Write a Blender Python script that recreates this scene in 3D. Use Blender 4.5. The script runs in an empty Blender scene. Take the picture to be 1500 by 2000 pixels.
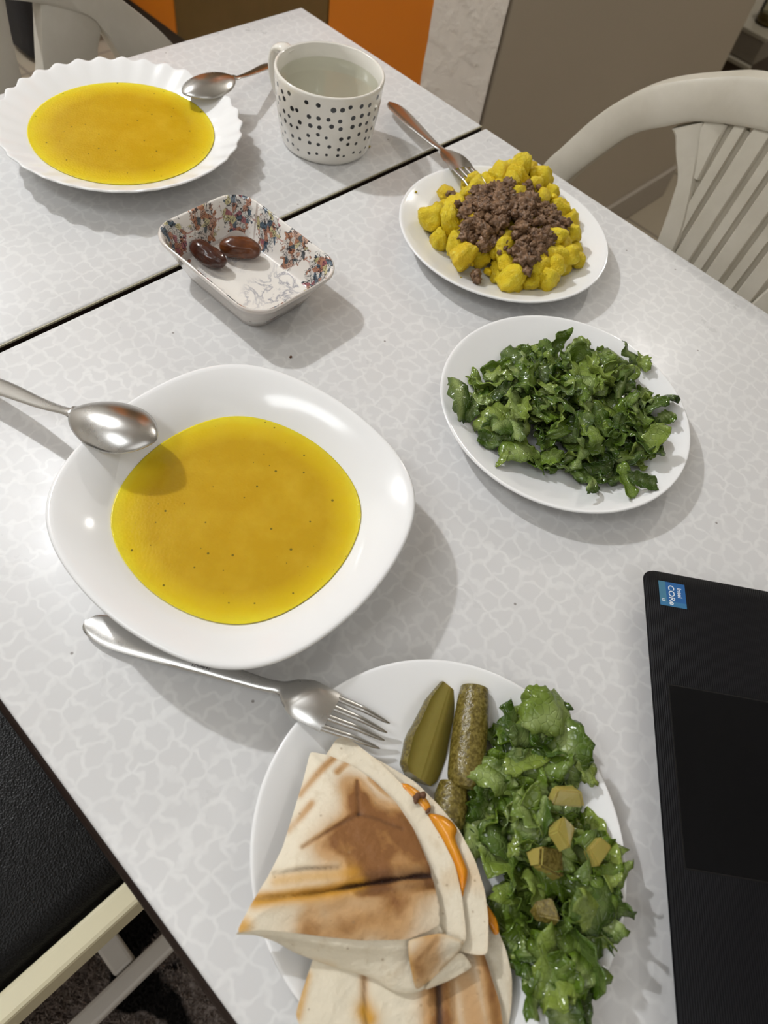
import bpy, bmesh, math, random
import numpy as np
from mathutils import Vector, Matrix, noise
from mathutils.geometry import delaunay_2d_cdt

# ------------------------------------------------------------------ camera, world, lights, exposure
S = bpy.context.scene
COL = S.collection
T = 0.75                                    # height of the table top
cam_data = bpy.data.cameras.new('camera')
cam_data.sensor_fit = 'VERTICAL'; cam_data.sensor_height = 36.0
cam_data.lens = 1405.0 / 2000.0 * 36.0
cam_data.clip_start = 0.02
cam_data.dof.use_dof = True; cam_data.dof.focus_distance = 0.52; cam_data.dof.aperture_fstop = 9.0
cam = bpy.data.objects.new('camera', cam_data); COL.objects.link(cam)
cam.matrix_world = Matrix(((0.70633737, 0.53977604, -0.45796216, 0.0), (-0.69559142, 0.64925805, -0.30759805, 0.0),
                           (0.13130156, 0.53582255, 0.83405881, T + 0.425), (0, 0, 0, 1)))
S.camera = cam
world = bpy.data.worlds.new('world'); S.world = world; world.use_nodes = True
world.node_tree.nodes['Background'].inputs[0].default_value = (0.95, 0.95, 0.95, 1)
world.node_tree.nodes['Background'].inputs[1].default_value = 0.12
def lamp(name, kind, loc, power, color, size=0.04, rot=None, size_y=None):
    d = bpy.data.lights.new(name, kind); d.energy = power; d.color = color
    if kind == 'AREA':
        d.shape = 'RECTANGLE'; d.size = size; d.size_y = size_y or size
    else:
        d.shadow_soft_size = size
    o = bpy.data.objects.new(name, d); o.location = loc
    if rot: o.rotation_euler = rot
    COL.objects.link(o); return o
lamp('ceiling_bulb', 'POINT', (0.05, 1.90, T + 1.70), 85, (0.95, 0.97, 1.0), 0.035)      # the room's ceiling bulb, beyond the table
lamp('side_bulb', 'POINT', (2.25, 0.62, T + 1.12), 22, (1.0, 0.96, 0.90), 0.03)          # small lamp past the grey wall
lamp('ceiling_panel', 'AREA', (-0.85, 0.55, 2.46), 9, (0.93, 0.97, 1.0), 0.42, None, 0.85)  # dim panel over the eater's side
lamp('rear_fill_panel', 'AREA', (-0.5, -1.35, 2.47), 8.5, (0.95, 0.97, 1.0), 1.6, None, 1.6)  # soft fill added behind the eater to brighten the mug and grey wall
V = S.view_settings
V.view_transform = 'Standard'; V.look = 'None'; V.gamma = 1.0; V.use_curve_mapping = False
V.exposure = 0.08
S.display_settings.display_device = 'sRGB'

# ------------------------------------------------------------------ helpers
def tag(o, label=None, cat=None, group=None, kind=None):
    if label: o['label'] = label
    if cat: o['category'] = cat
    if group: o['group'] = group
    if kind: o['kind'] = kind
    return o
def empty(name, loc, label, cat, group=None):
    o = bpy.data.objects.new(name, None); o.empty_display_size = 0.02; o.location = loc; COL.objects.link(o)
    return tag(o, label, cat, group)
def wloc(o):
    v = Vector((0, 0, 0))
    while o is not None:
        v += o.location; o = o.parent
    return v
def mk(name, verts, faces, mats, parent=None, loc=None, smooth=True, fmat=None, uv=None, col=None):
    """one mesh object from world-space vertices; origin at loc (or at the parent)"""
    verts = np.asarray(verts, dtype=float)
    base = np.array(wloc(parent)) if parent else np.zeros(3)
    org = np.array(loc, dtype=float) if loc is not None else base
    me = bpy.data.meshes.new(name)
    me.from_pydata([tuple(v) for v in (verts - org)], [], [tuple(int(i) for i in f) for f in faces])
    if not isinstance(mats, (list, tuple)): mats = [mats]
    for m in mats: me.materials.append(m)
    if smooth: me.polygons.foreach_set('use_smooth', [True] * len(me.polygons))
    if fmat is not None: me.polygons.foreach_set('material_index', [int(i) for i in fmat])
    if uv is not None:
        l = me.uv_layers.new(name='UVMap'); uv = np.asarray(uv, dtype=float)
        li = np.zeros(len(me.loops), dtype=np.int32); me.loops.foreach_get('vertex_index', li)
        if len(uv) == len(verts): uv = uv[li]
        l.data.foreach_set('uv', uv.astype(np.float32).ravel())
    if col is not None:
        a = me.color_attributes.new('Col', 'FLOAT_COLOR', 'POINT')
        c4 = np.ones((len(verts), 4), dtype=np.float32); c4[:, :3] = col
        a.data.foreach_set('color', c4.ravel())
    me.update()
    o = bpy.data.objects.new(name, me); COL.objects.link(o)
    if parent:
        o.parent = parent; o.location = Vector(org - base)
    else:
        o.location = Vector(org)
    return o
def sharp(o, deg=35):
    me = o.data; bm = bmesh.new(); bm.from_mesh(me)
    bmesh.ops.recalc_face_normals(bm, faces=bm.faces)
    for e in bm.edges:
        if len(e.link_faces) == 2 and e.calc_face_angle(0) > math.radians(deg): e.smooth = False
    bm.to_mesh(me); bm.free(); return o
def grid_faces(nr, nc, closed_c=False, closed_r=False):
    f = []
    for i in range(nr if closed_r else nr - 1):
        for j in range(nc if closed_c else nc - 1):
            a = i * nc + j; b = i * nc + (j + 1) % nc; i2 = (i + 1) % nr
            f.append((a, b, i2 * nc + (j + 1) % nc, i2 * nc + j))
    return f
def box(cx, cy, cz, sx, sy, sz, bev=0.0, seg=2, M=None):
    bm = bmesh.new(); bmesh.ops.create_cube(bm, size=1)
    for v in bm.verts: v.co = Vector((v.co.x * sx, v.co.y * sy, v.co.z * sz))
    if bev > 0: bmesh.ops.bevel(bm, geom=list(bm.edges), offset=bev, segments=seg, affect='EDGES', profile=0.5)
    if M is not None: bmesh.ops.transform(bm, matrix=M, verts=bm.verts)
    vs = [tuple(v.co + Vector((cx, cy, cz))) for v in bm.verts]; bm.verts.index_update()
    fs = [tuple(v.index for v in f.verts) for f in bm.faces]; bm.free()
    return vs, fs
def join(*parts):
    V_, F_ = [], []
    for v, f in parts:
        k = len(V_); V_ += [tuple(p) for p in v]; F_ += [tuple(i + k for i in q) for q in f]
    return V_, F_
def lathe(profile, n=96, c=(0, 0, 0), rfun=None):
    """profile: (r, z) list, closed with poles when r == 0 at the ends"""
    vs, fs = [], []
    th = np.arange(n) * 2 * math.pi / n
    z_first, z_last = profile[0][1], profile[-1][1]
    profile = [q for q in profile if q[0] > 1e-6]
    for (r, z) in profile:
        for t in th:
            q = rfun(t, r, z) if rfun else r
            if isinstance(q, tuple): rr, zz = q
            else: rr, zz = q, z
            vs.append((c[0] + rr * math.cos(t), c[1] + rr * math.sin(t), c[2] + zz))
    fs = grid_faces(len(profile), n, closed_c=True)
    k = len(vs); vs.append((c[0], c[1], c[2] + z_first)); fs += [(k, (j + 1) % n, j) for j in range(n)]
    k = len(vs); vs.append((c[0], c[1], c[2] + z_last)); o = (len(profile) - 1) * n
    fs += [(k, o + j, o + (j + 1) % n) for j in range(n)]
    return vs, fs
def catmull(P, n):
    P = np.asarray(P, dtype=float); m = len(P)
    ts = np.linspace(0, m - 1, n); out = []
    for t in ts:
        i = min(int(t), m - 2); u = t - i
        p0 = P[max(i - 1, 0)]; p1 = P[i]; p2 = P[i + 1]; p3 = P[min(i + 2, m - 1)]
        out.append(0.5 * ((2 * p1) + (-p0 + p2) * u + (2 * p0 - 5 * p1 + 4 * p2 - p3) * u * u + (-p0 + 3 * p1 - 3 * p2 + p3) * u ** 3))
    return np.array(out)
def tube(path, radii, n=12, cap=True):
    path = np.asarray(path, dtype=float); m = len(path)
    if np.isscalar(radii): radii = [radii] * m
    vs = []; up = np.array([0, 0, 1.0])
    for i in range(m):
        t = path[min(i + 1, m - 1)] - path[max(i - 1, 0)]; t /= np.linalg.norm(t)
        a = np.cross(t, up)
        if np.linalg.norm(a) < 1e-3: a = np.cross(t, [1.0, 0, 0])
        a /= np.linalg.norm(a); b = np.cross(a, t)
        for k in range(n):
            th = 2 * math.pi * k / n; vs.append(path[i] + radii[i] * (math.cos(th) * a + math.sin(th) * b))
    fs = grid_faces(m, n, closed_c=True)
    if cap: fs += [tuple(range(n - 1, -1, -1)), tuple((m - 1) * n + k for k in range(n))]
    return vs, fs
def nz(p, s=1.0, seed=0.0):
    return noise.noise(Vector((p[0] * s + seed, p[1] * s - seed * 0.7, p[2] * s + seed * 1.3)))
rng = random.Random(7)

# ------------------------------------------------------------------ materials
class NB:
    def __init__(s, name):
        s.m = bpy.data.materials.new(name); s.m.use_nodes = True; s.t = s.m.node_tree
        s.b = s.t.nodes['Principled BSDF']; s.out = s.t.nodes['Material Output']
    def n(s, kind, **kw):
        nd = s.t.nodes.new(kind)
        for k, v in kw.items():
            if k.startswith('i_'):
                key = k[2:]; key = int(key) if key.isdigit() else key.replace('_', ' ')
                s.put(nd.inputs[key], v)
            else: setattr(nd, k, v)
        return nd
    def put(s, sock, v):
        if isinstance(v, bpy.types.NodeSocket): s.t.links.new(v, sock)
        else: sock.default_value = v
    def set(s, **kw):
        for k, v in kw.items(): s.put(s.b.inputs[k.replace('_', ' ')], v)
        return s
    def coord(s, which='Object', scale=None):
        c = s.n('ShaderNodeTexCoord').outputs[which]
        if scale is not None:
            mp = s.n('ShaderNodeMapping'); s.t.links.new(c, mp.inputs[0]); mp.inputs['Scale'].default_value = scale; c = mp.outputs[0]
        return c
    def noise(s, vec, scale, detail=2.0, rough=0.5, dist=0.0):
        return s.n('ShaderNodeTexNoise', i_Vector=vec, i_Scale=scale, i_Detail=detail, i_Roughness=rough, i_Distortion=dist)
    def ramp(s, fac, stops, interp='LINEAR'):
        r = s.n('ShaderNodeValToRGB'); r.color_ramp.interpolation = interp; s.t.links.new(fac, r.inputs[0])
        e = r.color_ramp.elements
        while len(e) < len(stops): e.new(0.5)
        for el, (p, c) in zip(e, stops):
            el.position = p; el.color = (c[0], c[1], c[2], 1) if not np.isscalar(c) else (c, c, c, 1)
        return r.outputs[0]
    def mix(s, fac, a, b, mode='MIX'):
        m = s.n('ShaderNodeMix', data_type='RGBA', blend_type=mode)
        s.put(m.inputs[0], fac)
        for k, v in ((6, a), (7, b)):
            s.put(m.inputs[k], v if isinstance(v, bpy.types.NodeSocket) else (v[0], v[1], v[2], 1))
        return m.outputs[2]
    def math(s, op, a, b=0.0):
        m = s.n('ShaderNodeMath', operation=op); s.put(m.inputs[0], a); s.put(m.inputs[1], b); return m.outputs[0]
    def bump(s, h, strength=0.2, dist=0.001):
        bp = s.n('ShaderNodeBump', i_Height=h, i_Strength=strength, i_Distance=dist)
        s.t.links.new(bp.outputs[0], s.b.inputs['Normal']); return s
def simple(name, color, rough=0.5, metal=0.0, bump=None, var=None, spec=0.5, coat=0.0):
    k = NB(name); c = (*color, 1)
    if var or bump: vec = k.coord()
    if var:
        n_ = k.noise(vec, var[0], 4); c = k.mix(k.ramp(n_.outputs[0], [(0.35, 0.0), (0.65, 1.0)]), color, var[1])
    k.set(Base_Color=c, Roughness=rough, Metallic=metal, Specular_IOR_Level=spec, Coat_Weight=coat)
    if bump:
        h = k.noise(vec, bump[0], 3); k.bump(h.outputs[0], bump[1], bump[2])
    return k.m

def m_laminate():
    k = NB('laminate_print'); vec = k.coord()
    n1 = k.noise(vec, 120, 1, 0.4)
    w = k.n('ShaderNodeVectorMath', operation='SUBTRACT', i_0=n1.outputs['Color'], i_1=(0.5, 0.5, 0.5))
    w2 = k.n('ShaderNodeVectorMath', operation='SCALE', i_0=w.outputs[0]); w2.inputs['Scale'].default_value = 0.0125
    v2 = k.n('ShaderNodeVectorMath', operation='ADD', i_0=vec, i_1=w2.outputs[0])
    flat = k.n('ShaderNodeVectorMath', operation='MULTIPLY', i_0=v2.outputs[0], i_1=(1, 1, 0))
    vo = k.n('ShaderNodeTexVoronoi', feature='DISTANCE_TO_EDGE', voronoi_dimensions='2D', i_Vector=flat.outputs[0], i_Scale=72.0, i_Randomness=0.55)
    line = k.ramp(vo.outputs[0], [(0.03, 1.0), (0.09, 0.6), (0.15, 0.0)])
    big = k.noise(vec, 90, 2)
    lw = k.math('MULTIPLY', line, k.ramp(big.outputs[0], [(0.3, 0.45), (0.65, 1.0)]))
    cloud = k.noise(vec, 9, 3)
    base = k.mix(cloud.outputs[0], (0.615, 0.608, 0.600), (0.655, 0.648, 0.640))
    c = k.mix(k.math('MULTIPLY', lw, 0.75), base, (0.745, 0.74, 0.725))
    sp = k.n('ShaderNodeTexVoronoi', voronoi_dimensions='2D', i_Vector=vec, i_Scale=6.5)
    c = k.mix(k.ramp(sp.outputs['Distance'], [(0.0, 0.7), (0.004, 0.7), (0.0065, 0.0)]), c, (0.13, 0.10, 0.08))
    smear = k.noise(vec, 22, 4, 0.65)
    k.set(Base_Color=c, Roughness=k.ramp(smear.outputs[0], [(0.3, 0.26), (0.7, 0.42)]), Specular_IOR_Level=0.32)
    return k.m
M = {}
M['laminate'] = m_laminate()
M['edge'] = simple('dark_edge_band', (0.018, 0.010, 0.007), 0.5, spec=0.25)
M['edge_light'] = simple('pale_edge_band', (0.42, 0.38, 0.26), 0.45)
M['opal'] = simple('opal_white_glass', (0.87, 0.87, 0.865), 0.13, var=(8, (0.88, 0.88, 0.875)))
M['mug_white'] = None
def m_mug():
    k = NB('dotted_mug_glaze'); uv = k.n('ShaderNodeUVMap').outputs[0]
    sx = k.n('ShaderNodeSeparateXYZ', i_0=uv)
    # dots: one jittered dot per voronoi cell, size shrinking towards the foot
    vo = k.n('ShaderNodeTexVoronoi', voronoi_dimensions='2D', i_Vector=uv, i_Scale=101.0, i_Randomness=0.50)
    rnd = k.n('ShaderNodeSeparateColor', i_0=vo.outputs['Color'])
    size = k.math('ADD', k.math('MULTIPLY', rnd.outputs[0], 0.06), k.math('ADD', 0.120, k.math('MULTIPLY', sx.outputs[1], 1.3)))
    d = k.math('LESS_THAN', vo.outputs['Distance'], size)
    ps = k.n('ShaderNodeSeparateXYZ', i_0=vo.outputs['Position'])
    band = k.math('MULTIPLY', k.math('GREATER_THAN', ps.outputs[1], 0.0065), k.math('LESS_THAN', ps.outputs[1], 0.0640))
    c = k.mix(k.math('MULTIPLY', d, band), (0.80, 0.77, 0.71), (0.012, 0.013, 0.015))
    k.set(Base_Color=c, Roughness=0.12, Coat_Weight=0.3); return k.m
M['mug'] = m_mug()
M['mug_plain'] = simple('cream_mug_glaze', (0.80, 0.77, 0.70), 0.12, coat=0.3)
def m_soup(name, R, warm):
    k = NB(name); vec = k.coord()
    xy = k.n('ShaderNodeVectorMath', operation='MULTIPLY', i_0=vec, i_1=(1, 1, 0))
    ln = k.n('ShaderNodeVectorMath', operation='LENGTH', i_0=xy.outputs[0])
    r = k.math('DIVIDE', ln.outputs['Value'], R)
    r = k.math('ADD', r, k.math('MULTIPLY', k.math('SUBTRACT', k.noise(vec, 30, 3).outputs[0], 0.5), 0.10))
    c = k.ramp(r, [(0.0, warm), (0.72, (warm[0], warm[1] * 1.04, warm[2])), (0.90, (0.66, 0.47, 0.012)), (0.985, (0.76, 0.62, 0.03))])
    cl = k.noise(vec, 38, 4, 0.6)
    c = k.mix(k.ramp(cl.outputs[0], [(0.42, 0.0), (0.75, 0.45)]), c, (0.66, 0.45, 0.035))
    sp = k.n('ShaderNodeTexVoronoi', voronoi_dimensions='2D', i_Vector=vec, i_Scale=95.0)
    rs = k.n('ShaderNodeSeparateColor', i_0=sp.outputs['Color'])
    dots = k.math('MULTIPLY', k.math('LESS_THAN', sp.outputs['Distance'], k.math('MULTIPLY', rs.outputs[1], 0.085)), k.math('GREATER_THAN', rs.outputs[0], 0.62))
    c = k.mix(k.math('MULTIPLY', dots, 0.8), c, (0.07, 0.07, 0.012))
    k.set(Base_Color=c, Roughness=0.16, Specular_IOR_Level=0.35, Subsurface_Weight=0.25, Subsurface_Scale=0.006, Subsurface_Radius=(1.0, 0.7, 0.1))
    dr = k.n('ShaderNodeTexVoronoi', voronoi_dimensions='2D', i_Vector=vec, i_Scale=420.0)
    k.bump(k.ramp(dr.outputs['Distance'], [(0.1, 1.0), (0.5, 0.0)]), 0.12, 0.0006)
    return k.m
M['soup_near'] = m_soup('yellow_soup_near', 0.078, (0.50, 0.295, 0.010))
M['soup_far'] = m_soup('yellow_soup_far', 0.084, (0.50, 0.300, 0.006))
def m_water():
    k = NB('still_water'); t = k.t
    g = k.n('ShaderNodeBsdfGlossy', i_Roughness=0.02); tr = k.n('ShaderNodeBsdfTransparent', i_Color=(0.93, 0.94, 0.88, 1))
    fr = k.n('ShaderNodeFresnel', i_IOR=1.33); mx = k.n('ShaderNodeMixShader', i_0=fr.outputs[0], i_1=tr.outputs[0], i_2=g.outputs[0])
    t.links.new(mx.outputs[0], k.out.inputs[0]); return k.m
M['water'] = m_water()
def m_steel():
    k = NB('brushed_steel'); vec = k.coord()
    s_ = k.noise(vec, 260, 3, 0.6); sm = k.noise(vec, 45, 3)
    k.set(Base_Color=(0.52, 0.51, 0.49, 1), Metallic=1.0, Roughness=k.math('ADD', k.math('MULTIPLY', s_.outputs[0], 0.05), k.math('ADD', 0.17, k.math('MULTIPLY', sm.outputs[0], 0.12))))
    return k.m
M['steel'] = m_steel()
M['engrave'] = simple('engraved_lettering', (0.02, 0.02, 0.02), 0.6)
def m_plastic(name, a, b):
    k = NB(name); vec = k.coord()
    n1 = k.noise(vec, 14, 5, 0.6); n2 = k.noise(vec, 4, 2)
    c = k.mix(k.ramp(n1.outputs[0], [(0.40, 0.0), (0.72, 1.0)]), a, b)
    k.set(Base_Color=c, Roughness=0.42); k.bump(k.noise(vec, 120, 2).outputs[0], 0.06, 0.001); return k.m
M['plastic'] = m_plastic('worn_cream_plastic', (0.57, 0.53, 0.445), (0.48, 0.44, 0.355))
M['plastic2'] = m_plastic('grubby_cream_plastic', (0.58, 0.545, 0.47), (0.50, 0.465, 0.39))
def m_leather():
    k = NB('black_grained_leather'); vec = k.coord()
    v = k.n('ShaderNodeTexVoronoi', i_Vector=vec, i_Scale=520.0); n1 = k.noise(vec, 90, 4, 0.6)
    h = k.math('ADD', k.math('MULTIPLY', v.outputs['Distance'], 0.6), n1.outputs[0])
    k.set(Base_Color=(0.006, 0.0055, 0.005, 1), Roughness=0.36, Specular_IOR_Level=0.12); k.bump(h, 0.45, 0.0015); return k.m
M['leather'] = m_leather()
M['cream_wood'] = simple('cream_painted_frame', (0.74, 0.67, 0.45), 0.38)
M['pale_wood'] = simple('pale_painted_stretcher', (0.66, 0.62, 0.57), 0.45)
M['orange'] = simple('orange_cabinet_laminate', (0.42, 0.120, 0.006), 0.4, spec=0.2)
M['brown'] = simple('brown_cabinet_laminate', (0.085, 0.048, 0.012), 0.5, var=(20, (0.095, 0.053, 0.014)), spec=0.2)
M['kick'] = simple('dark_toe_kick', (0.05, 0.03, 0.016), 0.6)
def m_plaster(name, a, sc, st):
    k = NB(name); vec = k.coord(); n1 = k.noise(vec, sc, 5, 0.55); n2 = k.noise(vec, 3, 2)
    k.set(Base_Color=k.mix(n2.outputs[0], a, tuple(x * 0.93 for x in a)), Roughness=0.75)
    k.bump(k.ramp(n1.outputs[0], [(0.45, 0.0), (0.7, 1.0)]), st, 0.0024); return k.m
M['plaster'] = m_plaster('rough_white_plaster', (0.56, 0.50, 0.43), 38, 0.55)
M['greywall'] = m_plaster('smooth_greige_paint', (0.50, 0.43, 0.335), 6, 0.05)
M['roomwall'] = m_plaster('cream_room_paint', (0.76, 0.73, 0.67), 10, 0.05)
M['ceiling'] = simple('white_ceiling_paint', (0.84, 0.83, 0.80), 0.8)
M['base'] = simple('grey_baseboard', (0.40, 0.35, 0.29), 0.45)
def m_tile():
    k = NB('beige_floor_tile'); vec = k.coord()
    br = k.n('ShaderNodeTexBrick', i_Vector=vec, i_Scale=1.0); br.offset = 0.0
    br.inputs['Brick Width'].default_value = 0.33; br.inputs['Row Height'].default_value = 0.33; br.inputs['Mortar Size'].default_value = 0.004
    br.inputs['Color1'].default_value = (0.40, 0.34, 0.25, 1); br.inputs['Color2'].default_value = (0.37, 0.31, 0.23, 1); br.inputs['Mortar'].default_value = (0.2, 0.17, 0.13, 1)
    k.set(Base_Color=br.outputs[0], Roughness=0.35); return k.m
M['tile'] = m_tile()
def m_rug():
    k = NB('brown_shag_pile'); vec = k.coord()
    n1 = k.noise(vec, 60, 5, 0.7, 1.5); n2 = k.noise(vec, 7, 2, 0.5, 0.8)
    c = k.mix(k.ramp(n1.outputs[0], [(0.38, 0.0), (0.62, 1.0)]), (0.20, 0.145, 0.12), (0.62, 0.53, 0.48))
    c = k.mix(k.ramp(n2.outputs[0], [(0.60, 0.0), (0.63, 1.0)]), c, (0.012, 0.009, 0.008))
    k.set(Base_Color=c, Roughness=0.95); k.bump(n1.outputs[0], 0.8, 0.01); return k.m
M['rug'] = m_rug()
def m_laptop():
    k = NB('ridged_black_plastic'); vec = k.coord()
    w = k.n('ShaderNodeTexWave', wave_type='BANDS', bands_direction='Y', i_Vector=vec, i_Scale=230.0)
    k.set(Base_Color=(0.005, 0.005, 0.006, 1), Roughness=0.40, Specular_IOR_Level=0.12); k.bump(w.outputs[0], 0.35, 0.0004); return k.m
M['laptop'] = m_laptop()
M['blackmat'] = simple('smooth_black_plastic', (0.004, 0.004, 0.0045), 0.38, spec=0.11)
M['screen'] = simple('dark_screen_glass', (0.004, 0.004, 0.005), 0.15)
M['blue1'] = simple('blue_sticker_print', (0.012, 0.105, 0.31), 0.3)
M['blue2'] = simple('teal_sticker_print', (0.055, 0.185, 0.28), 0.3)
M['blue3'] = simple('pale_blue_sticker_print', (0.035, 0.165, 0.33), 0.3)
M['white'] = simple('white_sticker_print', (0.8, 0.82, 0.84), 0.5)
def m_potato(name, a, b):
    k = NB(name); vec = k.coord('Generated'); oi = k.n('ShaderNodeObjectInfo'); wv = k.n('ShaderNodeVectorMath', operation='ADD', i_0=vec, i_1=oi.outputs['Location']).outputs[0]
    n1 = k.noise(wv, 5.5, 5, 0.62); n2 = k.noise(wv, 2.2, 3); n3 = k.noise(wv, 14.0, 4, 0.6)
    c = k.mix(k.ramp(n2.outputs[0], [(0.35, 0.0), (0.65, 1.0)]), a, b)
    c = k.mix(k.ramp(n1.outputs[0], [(0.55, 0.0), (0.68, 0.75)]), c, (0.88, 0.75, 0.13))
    c = k.mix(k.ramp(n3.outputs[0], [(0.68, 0.0), (0.78, 0.85)]), c, (0.20, 0.085, 0.015))
    k.set(Base_Color=c, Roughness=0.40, Specular_IOR_Level=0.4)
    k.bump(k.math('ADD', n1.outputs[0], k.math('MULTIPLY', n3.outputs[0], 0.5)), 0.9, 0.003); return k.m
M['potato'] = m_potato('yellow_fried_potato', (0.78, 0.55, 0.008), (0.84, 0.66, 0.025))
M['potato2'] = m_potato('deep_yellow_potato', (0.74, 0.49, 0.008), (0.80, 0.59, 0.02))
def m_meat():
    k = NB('browned_minced_meat'); vec = k.coord(); n1 = k.noise(vec, 170, 4, 0.65); n2 = k.noise(vec, 50, 3)
    c = k.mix(k.ramp(n1.outputs[0], [(0.35, 0.0), (0.7, 1.0)]), (0.080, 0.040, 0.018), (0.290, 0.168, 0.090))
    c = k.mix(k.ramp(n2.outputs[0], [(0.55, 0.0), (0.8, 0.6)]), c, (0.21, 0.11, 0.045))
    k.set(Base_Color=c, Roughness=0.42, Specular_IOR_Level=0.4); k.bump(n1.outputs[0], 0.4, 0.0015); return k.m
M['meat'] = m_meat()
def m_leaf():
    k = NB('wet_lettuce_leaf'); at = k.n('ShaderNodeVertexColor', layer_name='Col'); oi = k.n('ShaderNodeObjectInfo')
    sep = k.n('ShaderNodeSeparateColor', i_0=at.outputs[0]); vec = k.coord()
    dark = k.ramp(oi.outputs['Random'], [(0.0, (0.022, 0.056, 0.004)), (0.3, (0.064, 0.130, 0.006)), (0.65, (0.150, 0.245, 0.016)), (1.0, (0.33, 0.42, 0.075))])
    c = k.mix(sep.outputs[0], dark, (0.40, 0.50, 0.17))
    vein = k.n('ShaderNodeTexVoronoi', feature='DISTANCE_TO_EDGE', i_Vector=vec, i_Scale=210.0)
    vl = k.ramp(vein.outputs[0], [(0.0, 1.0), (0.09, 0.0)])
    c = k.mix(k.math('MULTIPLY', vl, 0.22), c, (0.30, 0.40, 0.12))
    n1 = k.noise(vec, 60, 3)
    c = k.mix(k.math('MULTIPLY', n1.outputs[0], 0.25), c, (0.012, 0.045, 0.006))
    k.set(Base_Color=c, Roughness=0.20, Specular_IOR_Level=0.6); k.bump(k.math('ADD', k.math('MULTIPLY', vl, -0.5), k.noise(vec, 140, 2).outputs[0]), 0.5, 0.0015)
    tl = k.n('ShaderNodeBsdfTranslucent', i_Color=c); mx = k.n('ShaderNodeMixShader', i_0=0.22, i_1=k.b.outputs[0], i_2=tl.outputs[0])
    k.t.links.new(mx.outputs[0], k.out.inputs[0]); return k.m
M['leaf'] = m_leaf()
def m_pskin():
    k = NB('pickle_skin'); vec = k.coord(); n1 = k.noise(vec, 480, 3, 0.6); n2 = k.noise(vec, 30, 2)
    c = k.mix(k.ramp(n1.outputs[0], [(0.4, 0.0), (0.65, 1.0)]), (0.090, 0.066, 0.010), (0.220, 0.175, 0.040))
    k.set(Base_Color=c, Roughness=0.22); k.bump(n1.outputs[0], 0.5, 0.0012); return k.m
M['pskin'] = m_pskin()
def m_pflesh():
    k = NB('pickle_flesh'); at = k.n('ShaderNodeVertexColor', layer_name='Col'); sep = k.n('ShaderNodeSeparateColor', i_0=at.outputs[0])
    vec = k.coord(); n1 = k.noise(vec, 200, 3)
    c = k.mix(sep.outputs[0], (0.165, 0.125, 0.014), (0.47, 0.40, 0.110)); c = k.mix(k.math('MULTIPLY', n1.outputs[0], 0.3), c, (0.33, 0.28, 0.06))
    k.set(Base_Color=c, Roughness=0.2, Subsurface_Weight=0.2, Subsurface_Scale=0.004); k.bump(n1.outputs[0], 0.3, 0.001); return k.m
M['pflesh'] = m_pflesh()
def m_tortilla():
    k = NB('toasted_tortilla'); at = k.n('ShaderNodeVertexColor', layer_name='Col'); sep = k.n('ShaderNodeSeparateColor', i_0=at.outputs[0])
    vec = k.coord(); n1 = k.noise(vec, 85, 5, 0.6); n2 = k.noise(vec, 26, 3); n3 = k.noise(vec, 420, 2)
    c = k.mix(n2.outputs[0], (0.74, 0.66, 0.50), (0.80, 0.73, 0.59))
    c = k.mix(k.ramp(n1.outputs[0], [(0.56, 0.0), (0.72, 0.40)]), c, (0.52, 0.40, 0.24))
    tst = k.math('MULTIPLY', sep.outputs[0], k.ramp(n2.outputs[0], [(0.30, 0.45), (0.62, 1.15)]))
    c = k.mix(k.ramp(tst, [(0.0, 0.0), (0.5, 0.8), (1.0, 1.0)]), c, (0.47, 0.245, 0.075))
    c = k.mix(k.ramp(k.math('MULTIPLY', tst, k.ramp(n1.outputs[0], [(0.3, 0.75), (0.7, 1.1)])), [(0.60, 0.0), (1.1, 0.9)]), c, (0.190, 0.075, 0.020))
    c = k.mix(sep.outputs[2], c, (0.56, 0.28, 0.020))
    c = k.mix(k.ramp(sep.outputs[1], [(0.0, 0.0), (0.5, 0.75), (1.0, 1.0)]), c, (0.035, 0.014, 0.008))
    sp = k.n('ShaderNodeTexVoronoi', i_Vector=vec, i_Scale=150.0); rs = k.n('ShaderNodeSeparateColor', i_0=sp.outputs['Color'])
    dots = k.math('MULTIPLY', k.math('LESS_THAN', sp.outputs['Distance'], 0.10), k.math('GREATER_THAN', rs.outputs[0], 0.45))
    c = k.mix(k.math('MULTIPLY', dots, 0.5), c, (0.30, 0.19, 0.09))
    k.set(Base_Color=c, Roughness=0.55, Specular_IOR_Level=0.3); k.bump(k.math('ADD', n1.outputs[0], k.math('MULTIPLY', n3.outputs[0], 0.3)), 0.55, 0.0025); return k.m
M['tortilla'] = m_tortilla()
M['cheese'] = simple('melted_orange_cheese', (0.66, 0.22, 0.010), 0.22, var=(60, (0.72, 0.30, 0.02)))
M['date'] = None
def m_date(name, a, b):
    k = NB(name); vec = k.coord(); n1 = k.noise(vec, 60, 4, 0.6); n2 = k.noise(vec, 300, 2)
    k.set(Base_Color=k.mix(k.ramp(n1.outputs[0], [(0.35, 0.0), (0.7, 1.0)]), a, b), Roughness=0.22, Coat_Weight=0.25); k.bump(n2.outputs[0], 0.15, 0.001); return k.m
M['date_dark'] = m_date('dark_date_skin', (0.030, 0.007, 0.004), (0.075, 0.020, 0.008))
M['date_amber'] = m_date('amber_date_skin', (0.060, 0.014, 0.004), (0.150, 0.045, 0.010))
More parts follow.
